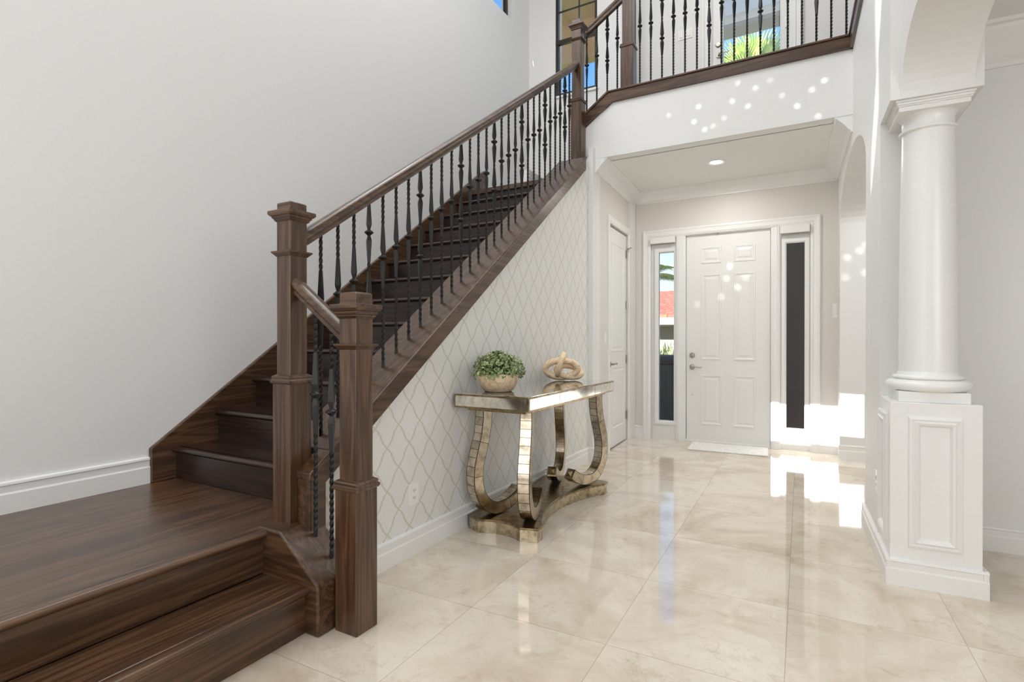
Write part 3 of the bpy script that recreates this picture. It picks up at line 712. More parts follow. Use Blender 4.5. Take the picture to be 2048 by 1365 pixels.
for k in range(10):                                       # along the loft side, above the right-hand wall
    p = RW((.06, 1.68 - .115 * k, 0)); baluster(br, BO, p[0], p[1], 3.618, 4.56, 'double' if k % 4 == 1 else 'single')

# ================================================================== entry door unit
def panel_door(mb, org, U, N, w, z0, panels, prof):
    for a, b_, c, d in panels: mb.frame(org, U, (0, 0, 1), N, a, b_, c, d, prof)
PP = [(0, 0), (.008, -.006 + .012), (.016, .008), (.024, .001), (.024, 0)]
DX0, DX1, DZ = -1.346, -.449, 2.425
dr = struct('door_1', MB().box(DX0, DX1, YD + .03, YD + .075, .018, DZ), M_DOOR, None, .002)
prof = [(0, -.002), (.004, .007), (.018, .007), (.028, .001), (.040, .001), (.060, .006), (.062, -.002)]
for a, b_, c, d in ((-1.185, -.955, 2.085, 2.278), (-.828, -.598, 2.085, 2.278), (-1.185, -.955, .962, 1.962), (-.828, -.598, .962, 1.962), (-1.185, -.950, .202, .79), (-.828, -.592, .202, .79)):
    q = MB(); q.frame((0, YD + .03, 0), (1, 0, 0), (0, 0, 1), (0, -1, 0), a, b_, c, d, prof)
    q.box(a + .06, b_ - .06, YD + .024, YD + .032, c + .06, d - .06)
    q.build('door_panel', M_DOOR, dr)
def lever(parent, x, y, z, s=1, inv=None, name='door_handle'):
    q = MB(); q.lathe([(.0, 0), (.03, 0), (.032, .004), (.028, .010), (.012, .014), (.010, .045), (.0, .045)], (0, 0, 0), 20, 1)
    # flip towards -Y
    q.v = [(a, -b, c) for a, b, c in q.v]
    q.tube([(0, -.042, 0), (s * .03, -.05, .004), (s * .07, -.05, .002), (s * .10, -.048, -.006), (s * .115, -.046, .006), (s * .105, -.046, .010)], [.009, .008, .007, .006, .006, .004], 8)
    q.v = [(inv((a, b, c)) if inv else (a + x, b + y, c + z)) for a, b, c in q.v]
    return q.build(name, M_NICKEL, parent, 0, True)
lever(dr, -1.281, YD + .03, .875)
q = MB(); q.lathe([(0, 0), (.03, 0), (.032, .006), (.024, .018), (.012, .020), (0, .020)], (0, 0, 0), 20, 1); q.v = [(a - 1.281, YD + .03 - b, c + 1.014) for a, b, c in q.v]
q.box(-1.285, -1.277, YD - .006, YD + .012, 1.000, 1.028); q.build('deadbolt', M_NICKEL, dr, 0, True)
q = MB(); q.lathe([(0, 0), (.006, 0), (.006, .006), (0, .007)], (0, 0, 0), 10, 1); q.v = [(a - 1.28, YD + .03 - b, c + .55) for a, b, c in q.v]; q.build('screw', M_NICKEL, dr)
q = MB().box(-1.02, -.985, YD + .012, YD + .03, 2.418, 2.426); q.box(-1.006, -.999, YD + .005, YD + .02, 2.41, 2.432); q.build('closer_catch', M_NICKEL, dr)
# frame posts and casing
def flute(x0, x1, z0, z1, y):
    q = MB(); q.box(x0, x1, y, YD + .1, z0, z1); w = (x1 - x0)
    for k in (.25, .5, .75): q.box(x0 + w * k - .006, x0 + w * k + .006, y - .006, y, z0, z1)
    return q
fr = MB()
for a, b_ in ((-1.462, -1.352), (-.443, -.347)):
    fr.box(a, b_, YD - .004, YD + .11, 0, EZ); fr.box(a + .012, b_ - .012, YD - .016, YD, 0, EZ); fr.box(a + .03, b_ - .03, YD - .022, YD, 0, EZ)
fr.box(EX0, EX1, YD - .004, YD + .11, EZ - .005, EZ + .03)
fr.box(-1.352, -.443, YD + .0, YD + .14, 0, .019)
struct('trim_5', fr, M_TRIM, None, .002)
cs = MB(); c0, c1, cz = -1.855, .030, 2.522
CP = [(0, 0), (0, .022), (.014, .024), (.03, .018), (.06, .016), (.066, .022), (.085, .014), (.092, .010), (.092, 0)]
# casing: three sides, mitred (built as a frame whose foot runs below the floor is avoided by explicit pieces)
def casing(mb, org, U, N, u0, u1, z1, prof, w, zf=0):
    org, U, N = map(Vector, (org, U, N)); Z = Vector((0, 0, 1))
    pts = [[], [], [], []]
    for i, h in prof:
        pts[0].append(org + U * (u0 + i) + N * h + Z * zf); pts[1].append(org + U * (u0 + i) + Z * (z1 - i) + N * h)
        pts[2].append(org + U * (u1 - i) + Z * (z1 - i) + N * h); pts[3].append(org + U * (u1 - i) + N * h + Z * zf)
    n = len(prof); vs = [tuple(p) for r in pts for p in r]
    fs = [(s * n + k, s * n + (k + 1) % n, (s + 1) * n + (k + 1) % n, (s + 1) * n + k) for s in range(3) for k in range(n)]
    fs += [tuple(range(n)), tuple(range(3 * n, 4 * n))]
    mb.add(vs, fs)
casing(cs, (0, YD, 0), (1, 0, 0), (0, -1, 0), c0, c1, cz, CP, .09)
struct('trim_6', cs, M_TRIM)
# sidelights
def sidelight(num, x0, x1, g0, g1, gz0, gz1, glassm):
    q = MB(); y0, y1 = YD + .03, YD + .07
    q.box(x0, g0 - .0, y0, y1, 0, EZ); q.box(g1, x1, y0, y1, 0, EZ); q.box(g0, g1, y0, y1, 0, gz0); q.box(g0, g1, y0, y1, gz1, EZ)
    w = struct('window_%d' % num, q, M_DOOR)
    MB().frame((0, y0, 0), (1, 0, 0), (0, 0, 1), (0, -1, 0), g0 - .055, g1 + .055, gz0 - .055, gz1 + .055, [(0, -.002), (0, .012), (.012, .018), (.04, .018), (.05, .010), (.055, .006), (.055, -.02)]).build('window_frame', M_TRIM, w)
    MB().box(g0 - .005, g1 + .005, y0 + .012, y0 + .018, gz0 - .005, gz1 + .005).build('pane', glassm, w)
    return w
sidelight(3, EX0, -1.462, -1.672, -1.494, .222, 2.250, M_GLASS)
sidelight(4, -.347, EX1, -.290, -.116, .237, 2.245, M_TINT)
for (x0, x1, za, zb, lab) in ((-1.762, -1.468, 2.355, 2.425, 'rolled up white shade above the left sidelight'), (-.344, -.066, 2.345, 2.428, 'rolled up white shade above the right sidelight')):
    r = thing('roller_shade', lab, 'shade', ((x0 + x1) / 2, YD, za))
    f = lambda p, r=r: tuple(Vector(p) - r.location)
    MB(f).box(x0, x1, YD - .052, YD + .026, za, zb).build('cassette', M_SHADE, r, .004)
    MB(f).tube([(x0 + .012, YD - .01, za - .002), (x1 - .012, YD - .01, za - .002)], .007, 10).build('bottom_rail', M_NICKEL, r)
    cx = x1 - .006 if x0 > -1 else x0 + .02
    MB(f).tube([(cx, YD - .012, za), (cx, YD - .012, za - 1.25)], .0016, 6).build('cord', M_PLATE, r)
# door mat
mt = MB(); c_ = [(-1.262, 6.49), (-.468, 6.52), (-.432, 6.07), (-1.226, 6.04)]
mt.prism(c_, 2, 0.0, .014)
tag(mt.build('door_mat', M_MAT, None, .005), 'rectangular off white woven mat on floor before front door', 'mat')
# ------------------------------------------------------------------ closet door in the foyer's left wall
cd = struct('door_2', MB(FW).box(-.05, -.012, C0 + .02, C1 - .02, .012, CZ - .02), M_DOOR, None, .002)
fo, fu, fn = Vector(FW((-.012, 0, 0))), Vector(FW((0, 1, 0))) - Vector(FW((0, 0, 0))), Vector(FW((1, 0, 0))) - Vector(FW((0, 0, 0)))
for a, b_, c, d in ((C0 + .13, C1 - .13, 1.06, 2.28), (C0 + .13, C1 - .13, .2, .9)):
    q = MB(); q.frame(fo, fu, (0, 0, 1), fn, a, b_, c, d, prof)
    q.xf = FW; q.box(-.013, -.008, a + .06, b_ - .06, c + .06, d - .06); q.xf = None
    q.build('door_panel', M_DOOR, cd)
lever(cd, 0, 0, 0, 1, lambda p: FW((-.012 - p[1], C0 + .085 + p[0], .93 + p[2])))
for z in (2.22, 1.61, .965, .30):
    q = MB(FW); q.tube([(-.004, C1 - .014, z - .05), (-.004, C1 - .014, z + .05)], .008, 8); q.box(-.014, -.008, C1 - .045, C1 - .014, z - .045, z + .045)
    q.build('hinge', M_NICKEL, cd)
q = MB(FW); q.tube([(-.004, C1 - .014, 2.285), (.03, C1 - .0, 2.29), (.05, C1 - .03, 2.29)], .006, 8); q.lathe([(0, 0), (.012, .002), (.012, .012), (0, .014)], (.045, C1 - .03, 2.284), 10)
q.build('door_stop', M_NICKEL, cd)
cs = MB(); casing(cs, FW((0, 0, 0)), fu, fn, C0 - .075, C1 + .075, CZ + .075, [(i * .8, h) for i, h in CP], .07)
struct('trim_7', cs, M_TRIM)
# ------------------------------------------------------------------ upper balcony door
ud = struct('door_3', MB().frame((0, YU + .05, 0), (1, 0, 0), (0, 0, 1), (0, -1, 0), UX0 - .004, UX1 + .004, ZU + .01, UZ + .004, [(0, 0), (0, .04), (.108, .04), (.12, .032), (.12, 0)]), M_DOOR)
MB().box(-.94, -.37, YU + .028, YU + .034, ZU + .1, UZ - .1).build('pane', M_GLASS, ud)
lever(ud, -.993, YU + .01, 4.493, 1)
q = MB(); q.lathe([(0, 0), (.03, 0), (.032, .006), (.024, .016), (0, .018)], (0, 0, 0), 20, 1); q.v = [(a - 1.0, YU + .01 - b, c + 4.62) for a, b, c in q.v]; q.build('deadbolt', M_NICKEL, ud, 0, True)
q = MB().box(-.31, -.29, YU - .0, YU + .01, 4.62, 4.74); q.tube([(-.285, YU, 4.62), (-.285, YU, 4.74)], .007, 8); q.build('hinge', M_PLATE, ud)
cs = MB(); casing(cs, (0, YU, 0), (1, 0, 0), (0, -1, 0), -1.175, -.13, UZ + .11, [(i * 1.15, h) for i, h in CP], .1, ZU)
struct('trim_8', cs, M_TRIM)

# ================================================================== small fittings
def wallplate(name, label, cat, xf, w, h, kind, gangs=1):
    # xf maps (a across, n out, z) to world
    o = Vector(xf((0, 0, 0))); t = thing(name, label, cat, o)
    f = lambda p: tuple(Vector(xf(p)) - o)
    MB(f).box(-w / 2, w / 2, 0, .006, -h / 2, h / 2).build('cover_plate', M_PLATE, t, .002)
    for g in range(gangs):
        cx = (g - (gangs - 1) / 2) * .046
        if kind == 'outlet':
            for s in (1, -1):
                r = MB(f).box(cx - .016, cx + .016, .006, .008, s * .020 - .014, s * .020 + .014).build('socket', M_PLATE, t, .002)
                q = MB(f); q.box(cx - .008, cx - .005, .008, .0085, s * .02 - .004, s * .02 + .006); q.box(cx + .005, cx + .008, .008, .0085, s * .02 - .004, s * .02 + .006); q.box(cx - .002, cx + .002, .008, .0085, s * .02 - .011, s * .02 - .007)
                q.build('slots', M_SLOT, r)
        else:
            MB(f).box(cx - .016, cx + .016, .006, .011, -.033, .033).build('rocker', M_PLATE, t, .002)
stx = lambda y0, z0: (lambda p: (XS + p[1], y0 + p[0], z0 + p[2]))
wallplate('power_outlet', 'white outlet on trellis wallpaper left of the console table', 'outlet', stx(2.352, .337), .082, .118, 'outlet')
wallplate('power_outlet', 'white outlet on trellis wallpaper seen between the console legs', 'outlet', stx(4.40, .338), .078, .118, 'outlet')
wallplate('power_outlet', 'white outlet on the pier low behind the column pedestal', 'outlet', lambda p: RW((-p[1], .415 - p[0], .405 + p[2])), .075, .118, 'outlet')
wallplate('light_switch', 'white light switch on the pier edge beyond the column', 'switch', lambda p: RW((-p[1], .745 - p[0], 1.235 + p[2])), .075, .118, 'switch')
wallplate('light_switch', 'white light switch left of the closet door', 'switch', lambda p: FW((p[1], .335 + p[0], 1.222 + p[2])), .075, .118, 'switch')
wallplate('light_switch', 'triple white light switch beside the upper balcony door', 'switch', lambda p: (-1.37 + p[0], YU - p[1], 4.84 + p[2]), .165, .118, 'switch', 3)
wallplate('keypad', 'small keypad on the wall right of the front door', 'keypad', lambda p: (.165 + p[0], YD - p[1], 1.50 + p[2]), .045, .15, 'switch')
# recessed ceiling light
t = thing('recessed_light', 'round white recessed downlight in the foyer ceiling', 'light', (-.885, 5.75, ZF))
f = lambda p: (p[0], p[1], p[2])
q = MB(); q.lathe([(.055, .03), (.062, -.002), (.075, -.009), (.088, -.006), (.090, 0.0), (.088, 0.002), (.060, .03)], (0, 0, 0), 32); q.build('trim_ring', M_TRIM, t, 0, True)
q = MB(); q.lathe([(0, -.003), (.056, -.003), (.056, -.0005), (0, -.0005)], (0, 0, 0), 28); q.build('lens', M_LAMP, t, 0)

# ================================================================== column on pedestal
cxw, cyw = RW((.18, .17, 0))[:2]
cl = thing('column', 'white round column on a square panelled pedestal at the arch', 'column', (cxw, cyw, 0), TH)
def box_c(m, hx, hy0, hy1, z0, z1): return m.box(-hx, hx, hy0, hy1, z0, z1)
q = MB(); q.box(-.178, .178, -.17, .215, 0, .893); pd = q.build('pedestal', M_TRIM, cl, .003)
PM = [(0, 0), (.004, .010), (.014, .013), (.020, .008), (.030, .016), (.040, .012), (.046, .004), (.05, 0)]
q = MB(); q.frame((0, -.17, 0), (1, 0, 0), (0, 0, 1), (0, -1, 0), -.105, .105, .19, .828, PM); q.build('panel_moulding', M_TRIM, pd)
q = MB(); q.frame((-.178, 0, 0), (0, 1, 0), (0, 0, 1), (-1, 0, 0), -.105, .165, .19, .828, PM); q.build('panel_moulding', M_TRIM, pd)
q = MB(); bp_ = base_prof(.13, .02)
q.prism([(-.17 - a, c) for a, c in bp_], 0, -.196, .198); q.prism([(-.178 - a, c) for a, c in bp_], 1, -.188, .215); q.prism([(.178 + a, c) for a, c in bp_], 1, -.188, .215)
q.build('base_moulding', M_TRIM, pd)
MB().box(-.141, .141, -.145, .16, .893, .945).build('plinth', M_TRIM, cl, .003)
def arc(r0, z0, z1, R, n=8):
    return [(r0 + R * math.sin(PI * k / n), z0 + (z1 - z0) * (1 - math.cos(PI * k / n)) / 2) for k in range(n + 1)]
q = MB(); q.lathe([(0, .945)] + arc(.150, .945, .998, .027) + [(.145, 1.0)] + arc(.136, 1.002, 1.020, .010, 6) + [(.128, 1.024), (.122, 1.04), (0, 1.04)], (0, 0, 0), 48); q.build('torus_base', M_TRIM, cl, 0, True)
q = MB(); q.lathe([(0, 1.03)] + [(.1195 - .0125 * max(0, (z - 1.3) / .97) ** 1.4, z) for z in (1.03, 1.15, 1.3, 1.5, 1.7, 1.9, 2.1, 2.27)] + [(0, 2.27)], (0, 0, 0), 48); q.build('shaft', M_TRIM, cl, 0, True)
q = MB(); q.lathe([(0, 2.235), (.108, 2.235)] + arc(.109, 2.238, 2.258, .012, 6) + [(.108, 2.262), (.108, 2.305), (.113, 2.312), (.116, 2.318), (.125, 2.325), (.14, 2.337), (.146, 2.348), (.144, 2.352), (0, 2.352)], (0, 0, 0), 48)
cpn = q.build('capital', M_TRIM, cl, 0, True)
q = MB()
for a, c, h in ((2.30 + .022, 2.345, .140), (2.345, 2.352, .146), (2.352, 2.364, .150), (2.364, 2.3745, .156)): q.box(-h, h, -h - .0, .165, a, c)
q.build('abacus', M_TRIM, cl, .002)

# ================================================================== console table
TX0, TX1, TY0, TY1, TZ = -1.935, -1.420, 2.70, 4.17, .872
CO = Vector(((TX0 + TX1) / 2, (TY0 + TY1) / 2, 0))
ct = thing('console_table', 'antique mirrored console table with curved legs against the trellis wallpaper', 'table', CO)
cf = lambda p: tuple(Vector(p) - CO)
MB(cf).box(TX0, TX1, TY0, TY1, TZ - .086, TZ - .004).build('top_frame', M_ANTD, ct, .002)
MB(cf).box(TX0 + .006, TX1 - .006, TY0 + .006, TY1 - .006, TZ - .004, TZ).build('mirror_top', M_MIRROR, ct, .001)
for a, b_ in ((TX0 + .012, TX1 - .045), (TX1 - .036, TX1 - .012)):
    MB(cf).box(a, b_, TY0 - .002, TY0 + .002, TZ - .076, TZ - .014).build('mirror_panel', M_ANT, ct)
for a, b_ in ((TY0 + .012, TY0 + .42), (TY0 + .428, TY1 - .428), (TY1 - .42, TY1 - .012)):
    MB(cf).box(TX1 - .002, TX1 + .002, a, b_, TZ - .076, TZ - .014).build('mirror_panel', M_ANT, ct)
MB(cf).box(TX0 + .06, TX1 - .05, TY0 + .06, TY1 - .06, TZ - .108, TZ - .086).build('apron', M_ANTD, ct, .002)
# base with concave sides and clipped corners
BX0, BX1, BY0, BY1 = -1.925, -1.43, 2.80, 4.07
def concave(p0, p1, inn, depth, n=14):
    # from p0 to p1, bow inwards by depth
    out = []
    for k in range(n + 1):
        t = k / n; s_ = math.sin(PI * t) ** .8
        out.append((p0[0] + (p1[0] - p0[0]) * t + inn[0] * depth * s_, p0[1] + (p1[1] - p0[1]) * t + inn[1] * depth * s_))
    return out
c = .10
poly = [(BX0, BY0 + .05), (BX0 + c, BY0)] + concave((BX0 + c, BY0), (BX1 - c, BY0), (0, 1), .045)[1:-1] + [(BX1 - c, BY0), (BX1, BY0 + .03)]
poly += [(BX1, BY0 + .07)] + concave((BX1, BY0 + .10), (BX1, BY1 - .10), (-1, 0), .15)[0:] + [(BX1, BY1 - .03), (BX1 - c, BY1)]
poly += concave((BX1 - c, BY1), (BX0 + c, BY1), (0, -1), .045)[1:-1] + [(BX0 + c, BY1), (BX0, BY1 - .05)] + concave((BX0, BY1 - .10), (BX0, BY0 + .10), (1, 0), .02)
MB(cf).prism(poly, 2, 0, .072).build('plinth_base', M_GOLDB, ct)
pc = (CO.x, CO.y); poly2 = [(pc[0] + (x - pc[0]) * 1.02, pc[1] + (y - pc[1]) * 1.008) for x, y in poly]
poly2 = [(max(x, -1.943), y) for x, y in poly2]
MB(cf).prism(poly2, 2, .072, .086).build('base_top', M_ANTD, ct, .002)
def console_leg(cx, cy):
    d = Vector((CO.x - cx, CO.y - cy, 0)); d.normalize(); 
    w = Vector((-d.y, d.x, 0))
    # centre line in (s,z): drop, bulge outwards, sweep under, upturned foot
    ctrl = [(.03, .766), (.028, .70), (.012, .60), (-.018, .50), (-.040, .42), (-.046, .345), (-.036, .27), (-.004, .205), (.045, .158), (.105, .132), (.17, .130), (.235, .142), (.30, .170), (.345, .200)]
    ctrl = [(s + .02, z) for s, z in ctrl]
    pts = []
    P = [Vector((a, b)) for a, b in ctrl]; P = [P[0] * 2 - P[1]] + P + [P[-1] * 2 - P[-2]]
    for i in range(1, len(P) - 2):
        for k in range(5):
            t = k / 5; p0, p1, p2, p3 = P[i - 1], P[i], P[i + 1], P[i + 2]
            pts.append(.5 * ((2 * p1) + (p2 - p0) * t + (2 * p0 - 5 * p1 + 4 * p2 - p3) * t * t + (3 * p1 - p0 - 3 * p2 + p3) * t ** 3))
    pts.append(P[-2])
    h, hw = .038, .037
    q = MB(); q.uv = []; q.mi = []
    base = Vector((cx, cy, 0)) - CO
    rings = []; acc = 0; L = []
    for i, p in enumerate(pts):
        tg = (pts[min(i + 1, len(pts) - 1)] - pts[max(i - 1, 0)]).normalized(); nn = Vector((tg.y, -tg.x))   # normal: outer side negative s at the bulge
        if i == 0: nn = Vector((-1, 0)); 
        if i: acc += (pts[i] - pts[i - 1]).length
        L.append(acc); r = []
        for a, b_ in ((h, -hw), (h, hw), (-h, hw), (-h, -hw)):
            s_, z_ = p.x + nn.x * a, p.y + nn.y * a
            if i == 0: z_ = .766
            r.append(base + d * s_ + w * b_ + Vector((0, 0, max(z_, .0865))))
        rings.append(r)
    for i in range(len(rings) - 1):
        for k in range(4):
            o = len(q.v); A, B = rings[i], rings[i + 1]; k2 = (k + 1) % 4
            q.v += [tuple(A[k]), tuple(A[k2]), tuple(B[k2]), tuple(B[k])]; q.f.append((o, o + 1, o + 2, o + 3))
            q.uv += [(L[i], 0), (L[i], 1), (L[i + 1], 1), (L[i + 1], 0)]; q.mi.append(0 if k in (0, 2) else 1)
    o_ = q.build('leg', [M_ANT_S, M_ANT_L], ct, 0, 'all')
    # pyramid tip
    e_ = rings[-1]; tg = (pts[-1] - pts[-2]).normalized(); tip3 = (d * tg.x + Vector((0, 0, tg.y)))
    ce = sum(e_, Vector()) / 4
    q = MB(); vs = [tuple(v) for v in e_] + [tuple(ce + (v - ce) * .72 + tip3 * .004) for v in e_] + [tuple(ce + (v - ce) * .55 + tip3 * .004) for v in e_] + [tuple(ce + tip3 * .022)]
    q.add(vs, [(i, (i + 1) % 4, 4 + (i + 1) % 4, 4 + i) for i in range(4)] + [(4 + i, 4 + (i + 1) % 4, 8 + (i + 1) % 4, 8 + i) for i in range(4)] + [(8 + i, 8 + (i + 1) % 4, 12) for i in range(4)])
    q.build('foot_tip', M_ANTD, o_)
for cx, cy in ((TX0 + .10, TY0 + .115), (TX1 - .08, TY0 + .115), (TX1 - .08, TY1 - .115), (TX0 + .10, TY1 - .115)): console_leg(cx, cy)
# ------------------------------------------------------------------ potted plant
pp = thing('potted_plant', 'small leafy green plant in pale wooden bowl on the mirrored console', 'plant', (-1.757, 2.93, TZ))
q = MB(); q.lathe([(0, .0), (.082, .0), (.094, .008), (.118, .045), (.130, .08), (.132, .098), (.128, .112), (.120, .112), (.118, .10), (0, .098)], (0, 0, 0), 40)
q.build('bowl', M_PALE, pp, 0, True)
q = MB(); q.lathe([(0, .095), (.117, .095), (.10, .112), (0, .12)], (0, 0, 0), 24); q.build('soil', M_SOIL, pp, 0, True)
q = MB(); sm = MB()
for i in range(1500):
    a = random.uniform(0, 2 * PI); el = random.uniform(-.25, 1) ; rr = random.uniform(.72, 1.0) if random.random() < .8 else random.uniform(.3, .8)
    th = el * PI / 2
    R_ = .168 * (1 + .08 * math.sin(3 * a + 1))
    c_ = Vector((R_ * rr * math.cos(th) * math.cos(a), R_ * rr * math.cos(th) * math.sin(a), .128 + .118 * rr * math.sin(th) + random.uniform(-.006, .012)))
    if c_.z < .105 and c_.xy.length < .135: c_.z = random.uniform(.105, .125)
    nrm = Vector((math.cos(a) * math.cos(th), math.sin(a) * math.cos(th), max(.15, math.sin(th)))) + Vector([random.gauss(0, .45) for _ in range(3)])
    nrm.normalize(); t_ = nrm.cross(Vector([random.gauss(0, 1) for _ in range(3)])).normalized(); s_ = nrm.cross(t_)
    l = random.uniform(.0085, .0145); w = l * .66
    vs = [c_ - t_ * l, c_ - t_ * l * .3 + s_ * w, c_ + t_ * l * .5 + s_ * w * .8, c_ + t_ * l, c_ + t_ * l * .5 - s_ * w * .8, c_ - t_ * l * .3 - s_ * w, c_ + nrm * -.002]
    q.add([tuple(v) for v in vs], [(6, 0, 1), (6, 1, 2), (6, 2, 3), (6, 3, 4), (6, 4, 5), (6, 5, 0)])
q.build('foliage', M_LEAF, pp, 0)
for i in range(60):
    a = random.uniform(0, 2 * PI); r0 = random.uniform(0, .09); r1 = r0 + random.uniform(.02, .07); h = random.uniform(.17, .225) - r1 * .35
    sm.tube([(r0 * math.cos(a), r0 * math.sin(a), .105), ((r0 + r1) / 2 * math.cos(a), (r0 + r1) / 2 * math.sin(a), .15), (r1 * math.cos(a), r1 * math.sin(a), h)], .0012, 5)
sm.build('stems', M_SOIL, pp)
# ------------------------------------------------------------------ carved wooden chain links
kn = thing('wooden_chain_links', 'carved pale wood interlocked chain links on the mirrored console', 'ornament', (-1.775, 3.95, TZ))
def link(name, R, c_, U, V, ea, eb, r, flat=1.0):
    q = MB(); U, V = Vector(U).normalized(), Vector(V); V = (V - U * V.dot(U)).normalized(); N = U.cross(V); c_ = Vector(c_); n, s_ = 48, 16; vs = []
    for i in range(n):
        t = 2 * PI * i / n; p = c_ + U * ea * math.cos(t) + V * eb * math.sin(t)
        dr = (U * math.cos(t) * eb + V * math.sin(t) * ea).normalized()
        for k in range(s_):
            f_ = 2 * PI * k / s_; vs.append(tuple(p + dr * r * math.cos(f_) + N * r * flat * math.sin(f_)))
    q.add(vs, [(i * s_ + k, ((i + 1) % n) * s_ + k, ((i + 1) % n) * s_ + (k + 1) % s_, i * s_ + (k + 1) % s_) for i in range(n) for k in range(s_)])
    return q.build(name, M_PALE2, kn, 0, 'all')
cu = (.87, .49, 0)                                        # direction across the view
link('link', 0, (0, -.01, .094), cu, (.10, -.2, 1), .128, .068, .026)
link('link', 0, (-.012, .0, .125), (.28, .10, 1), (.35, -.94, 0), .088, .070, .022)
link('link', 0, (.035, .055, .070), (.75, .60, -.12), (-.3, .55, .75), .105, .055, .022)

# ================================================================== outside
struct('ground', MB().box(-40, 40, 6.75, 90, -.35, -.25), M_GRASS)
struct('porch_floor', MB().box(-4, 2, 6.72, 9.5, -.25, -.02), M_PAVE)
# recess wall right of the entry, close outside the right sidelight
struct('wall_porch', MB().box(-.55, 1.2, 7.35, 7.5, -.1, 3.3), M_DARKWALL)
# bin
bn = thing('storage_bin', 'black bin with rounded lid outside the left sidelight', 'bin', (-1.86, 8.05, -.02))
q = MB(); q.prism([(-.36, 0), (.22, 0), (.235, .86), (-.36, .86)], 1, -.3, .3); q.build('bin_body', M_BLACK, bn, .03)
q = MB(); q.box(-.38, .225, -.32, .32, .87, .99); q.build('bin_lid', M_BLACK, bn, .05)
q = MB(); q.box(.19, .245, -.12, -.02, .82, .86); q.build('latch', M_NICKEL, bn, .005)
# grasses
gp = thing('ornamental_grass', 'clump of pale green ornamental grass outside the left sidelight', 'plant', (-4.85, 19.2, -.25))
q = MB()
for i in range(420):
    a = random.uniform(0, 2 * PI); x0, y0 = random.uniform(-1.3, 1.3), random.uniform(-.6, .6); h = random.uniform(1.0, 1.75); l = random.uniform(.1, .45); w = random.uniform(.022, .04)
    dx, dy = math.cos(a), math.sin(a); pts = [(x0 + dx * l * (t ** 2), y0 + dy * l * t * t, h * (t - .18 * t ** 3)) for t in (0, .35, .7, 1)]
    px, py = -dy * w + .004, dx * w
    vs = []
    for j, p in enumerate(pts):
        k = (1, .9, .6, .05)[j]; vs += [(p[0] - px * k - w * k * .5, p[1] - py * k, p[2]), (p[0] + px * k + w * k * .5, p[1] + py * k, p[2])]
    q.add(vs, [(0, 1, 3, 2), (2, 3, 5, 4), (4, 5, 7, 6)])
q.build('blades', M_BUSH, gp)
# neighbouring house with red roof
hs = thing('house', 'neighbouring house with red clay tile roof across the street', 'house', (-6, 21, -.3))
MB().box(-8, 6, 0, 8, 0, 2.18).build('house_wall', M_CREAM, hs)
q = MB(); q.add([(-9, -.9, 2.22), (7, -.9, 2.22), (7, 9, 2.22), (-9, 9, 2.22), (-9, -.9, 2.42), (7, -.9, 2.42), (7, 9, 2.42), (-9, 9, 2.42), (-4, 4, 3.72), (4, 4, 3.72)],
              [(0, 3, 2, 1), (0, 1, 5, 4), (1, 2, 6, 5), (2, 3, 7, 6), (3, 0, 4, 7), (4, 5, 9, 8), (5, 6, 9), (6, 7, 8, 9), (7, 4, 8)])
q.build('roof', M_ROOF, hs)
MB().box(-9.02, 7.02, -.98, -.88, 2.05, 2.30).build('fascia', M_CREAM, hs)
q = MB().box(-1.5, 3, -.05, .02, .9, 2.0); q.build('house_window', M_DARKWALL, hs)
# palms
def frond(mb, c, az, L, lift, droop, nl=26, ll=.55, wid=.028):
    c = Vector(c); pts = []
    for k in range(13):
        t = k / 12; r = L * t * math.cos(lift * (1 - t * .5)); z = L * (math.sin(lift) * t - droop * t * t)
        pts.append(c + Vector((math.cos(az) * r, math.sin(az) * r, z)))
    mb.tube(pts, [.02 * (1 - k / 14) + .004 for k in range(13)], 5)
    sd = Vector((-math.sin(az), math.cos(az), 0))
    for i in range(nl):
        t = .12 + .86 * i / nl; k = t * 12; j = int(k); p = pts[j].lerp(pts[min(j + 1, 12)], k - j); tg = (pts[min(j + 1, 12)] - pts[j]).normalized()
        l = ll * (1 - .55 * t) * (0.6 + .6 * min(1, t * 3))
        for s_ in (1, -1):
            d = (tg * .55 + sd * s_ * .8 + Vector((0, 0, -.25))).normalized(); e_ = p + d * l + Vector((0, 0, -.12 * l))
            wv = tg * wid
            m1 = p + d * l * .5
            mb.add([tuple(p), tuple(m1 + wv), tuple(e_), tuple(m1 - wv)], [(0, 1, 2, 3)])
p1 = thing('palm_tree', 'yellow green coconut palm above the red roof outside', 'tree', (-4.35, 15.5, -.3))
q = MB(); q.tube([(0, 0, 0), (.05, 0, 1.6), (.0, 0, 3.25)], [.14, .11, .09], 10); q.build('trunk', M_TRUNK, p1)
for k in range(13):
    q = MB(); frond(q, (0, 0, 3.25), k * 2 * PI / 13 + .15, 1.45, .30 + .28 * (k % 3), .45 + .2 * (k % 2), 22, .42, .022); q.build('frond', M_PALMY, p1)
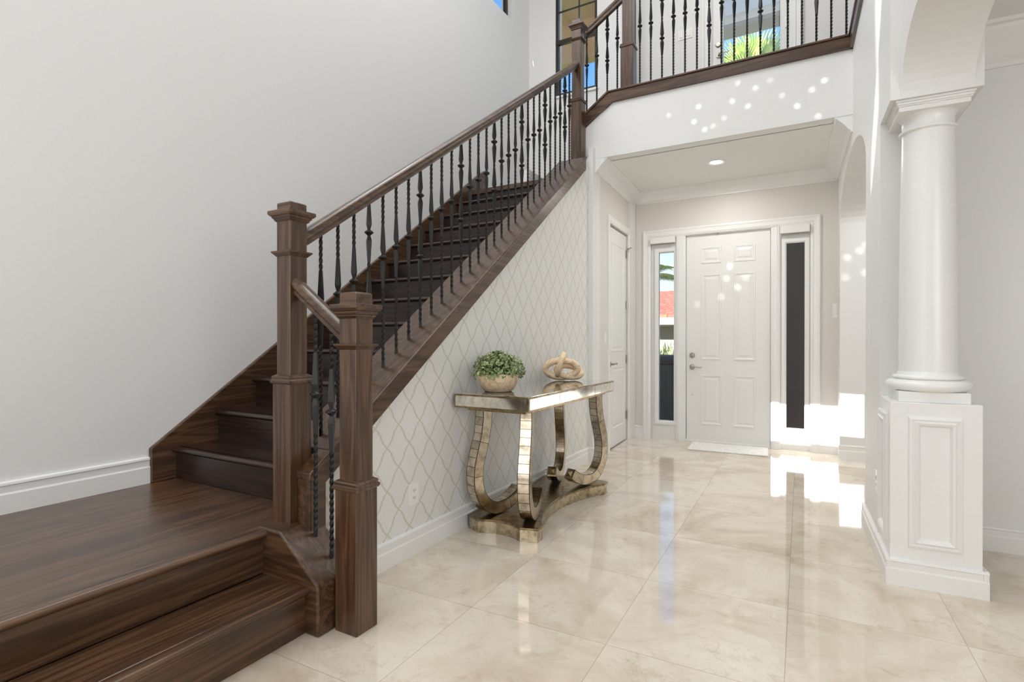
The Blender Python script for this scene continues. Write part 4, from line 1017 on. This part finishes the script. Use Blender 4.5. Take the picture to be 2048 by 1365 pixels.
# fan palm outside the balcony door
p2 = thing('palm_tree', 'bright green fan palm beyond the upper glass door', 'tree', (-1.35, 14, -.3))
q = MB(); q.tube([(0, 0, 0), (.04, 0, 4), (0, 0, 7.3)], [.20, .17, .15], 10); q.build('trunk', M_TRUNK, p2)
def fan(mb, c, az, tilt, L, blades=22, spread=1.9):
    c = Vector(c); d = Vector((math.cos(az) * math.cos(tilt), math.sin(az) * math.cos(tilt), math.sin(tilt))); s_ = Vector((-math.sin(az), math.cos(az), 0)); n = s_.cross(d)
    st_ = c + d * L * .45; mb.tube([tuple(c), tuple(st_)], [.025, .015], 6)
    for i in range(blades):
        a = (i / (blades - 1) - .5) * spread; u = (d * math.cos(a) + s_ * math.sin(a)); l = L * (1 - .22 * abs(a)) * random.uniform(.9, 1.05)
        v = u.cross(n).normalized(); w = .028
        m1 = st_ + u * l * .45; e_ = st_ + u * l * .95 + Vector((0, 0, -.08 * l)) + n * random.uniform(-.04, .04)
        mb.add([tuple(st_), tuple(m1 + v * w + n * .012), tuple(e_), tuple(m1 - v * w + n * .012), tuple(m1 - n * .01)], [(0, 1, 4), (1, 2, 4), (2, 3, 4), (3, 0, 4)])
for k, (az, tl, L) in enumerate([(-1.2, 1.35, 1.15), (-.4, 1.0, 1.1), (-2.2, .95, 1.05), (.3, .55, 1.0), (3.3, .6, 1.1), (-2.7, .35, 1.0), (-.8, .3, .9), (-1.7, .5, .85), (1.5, .9, 1.0), (2.2, 1.15, 1.0), (.9, 1.2, 1.05), (2.9, 1.0, 1.1)]):
    q = MB(); fan(q, (0, 0, 7.45), az, tl, L); q.build('frond', M_PALM, p2)
# balcony fascia beam and soffit outside the upper door, stucco outside the stair window
bm_ = thing('porch_beam', 'cream fascia beam across the top of the upper door glass', 'beam', (-.8, 8.15, 5.6))
MB().box(-2.0, 3, 0, .3, .0, .06).build('drip_edge', M_DARKWALL, bm_); MB().box(-2.0, 3, 0, .3, .06, .17).build('fascia', M_CREAM, bm_)
MB().box(-2.0, 3, -.02, .3, .17, .38).build('beam', M_TRIM, bm_); MB().box(-2.0, 3, 0, .3, .38, .8).build('frieze', M_CREAM, bm_)
struct('wall_exterior', MB().box(-4.7, -2.2, 9.4, 9.6, 6.42, 7.15), M_STUCCO)
struct('ceiling_porch', MB().box(-4.5, -1.9, 6.95, 10.0, 7.15, 7.3), M_STUCCO)
struct('wall_chimney', MB().box(-5.2, -3.52, 3.9, 4.5, 0, 10.6), M_STUCCO)  # unseen block added only to keep sun off the outside stucco
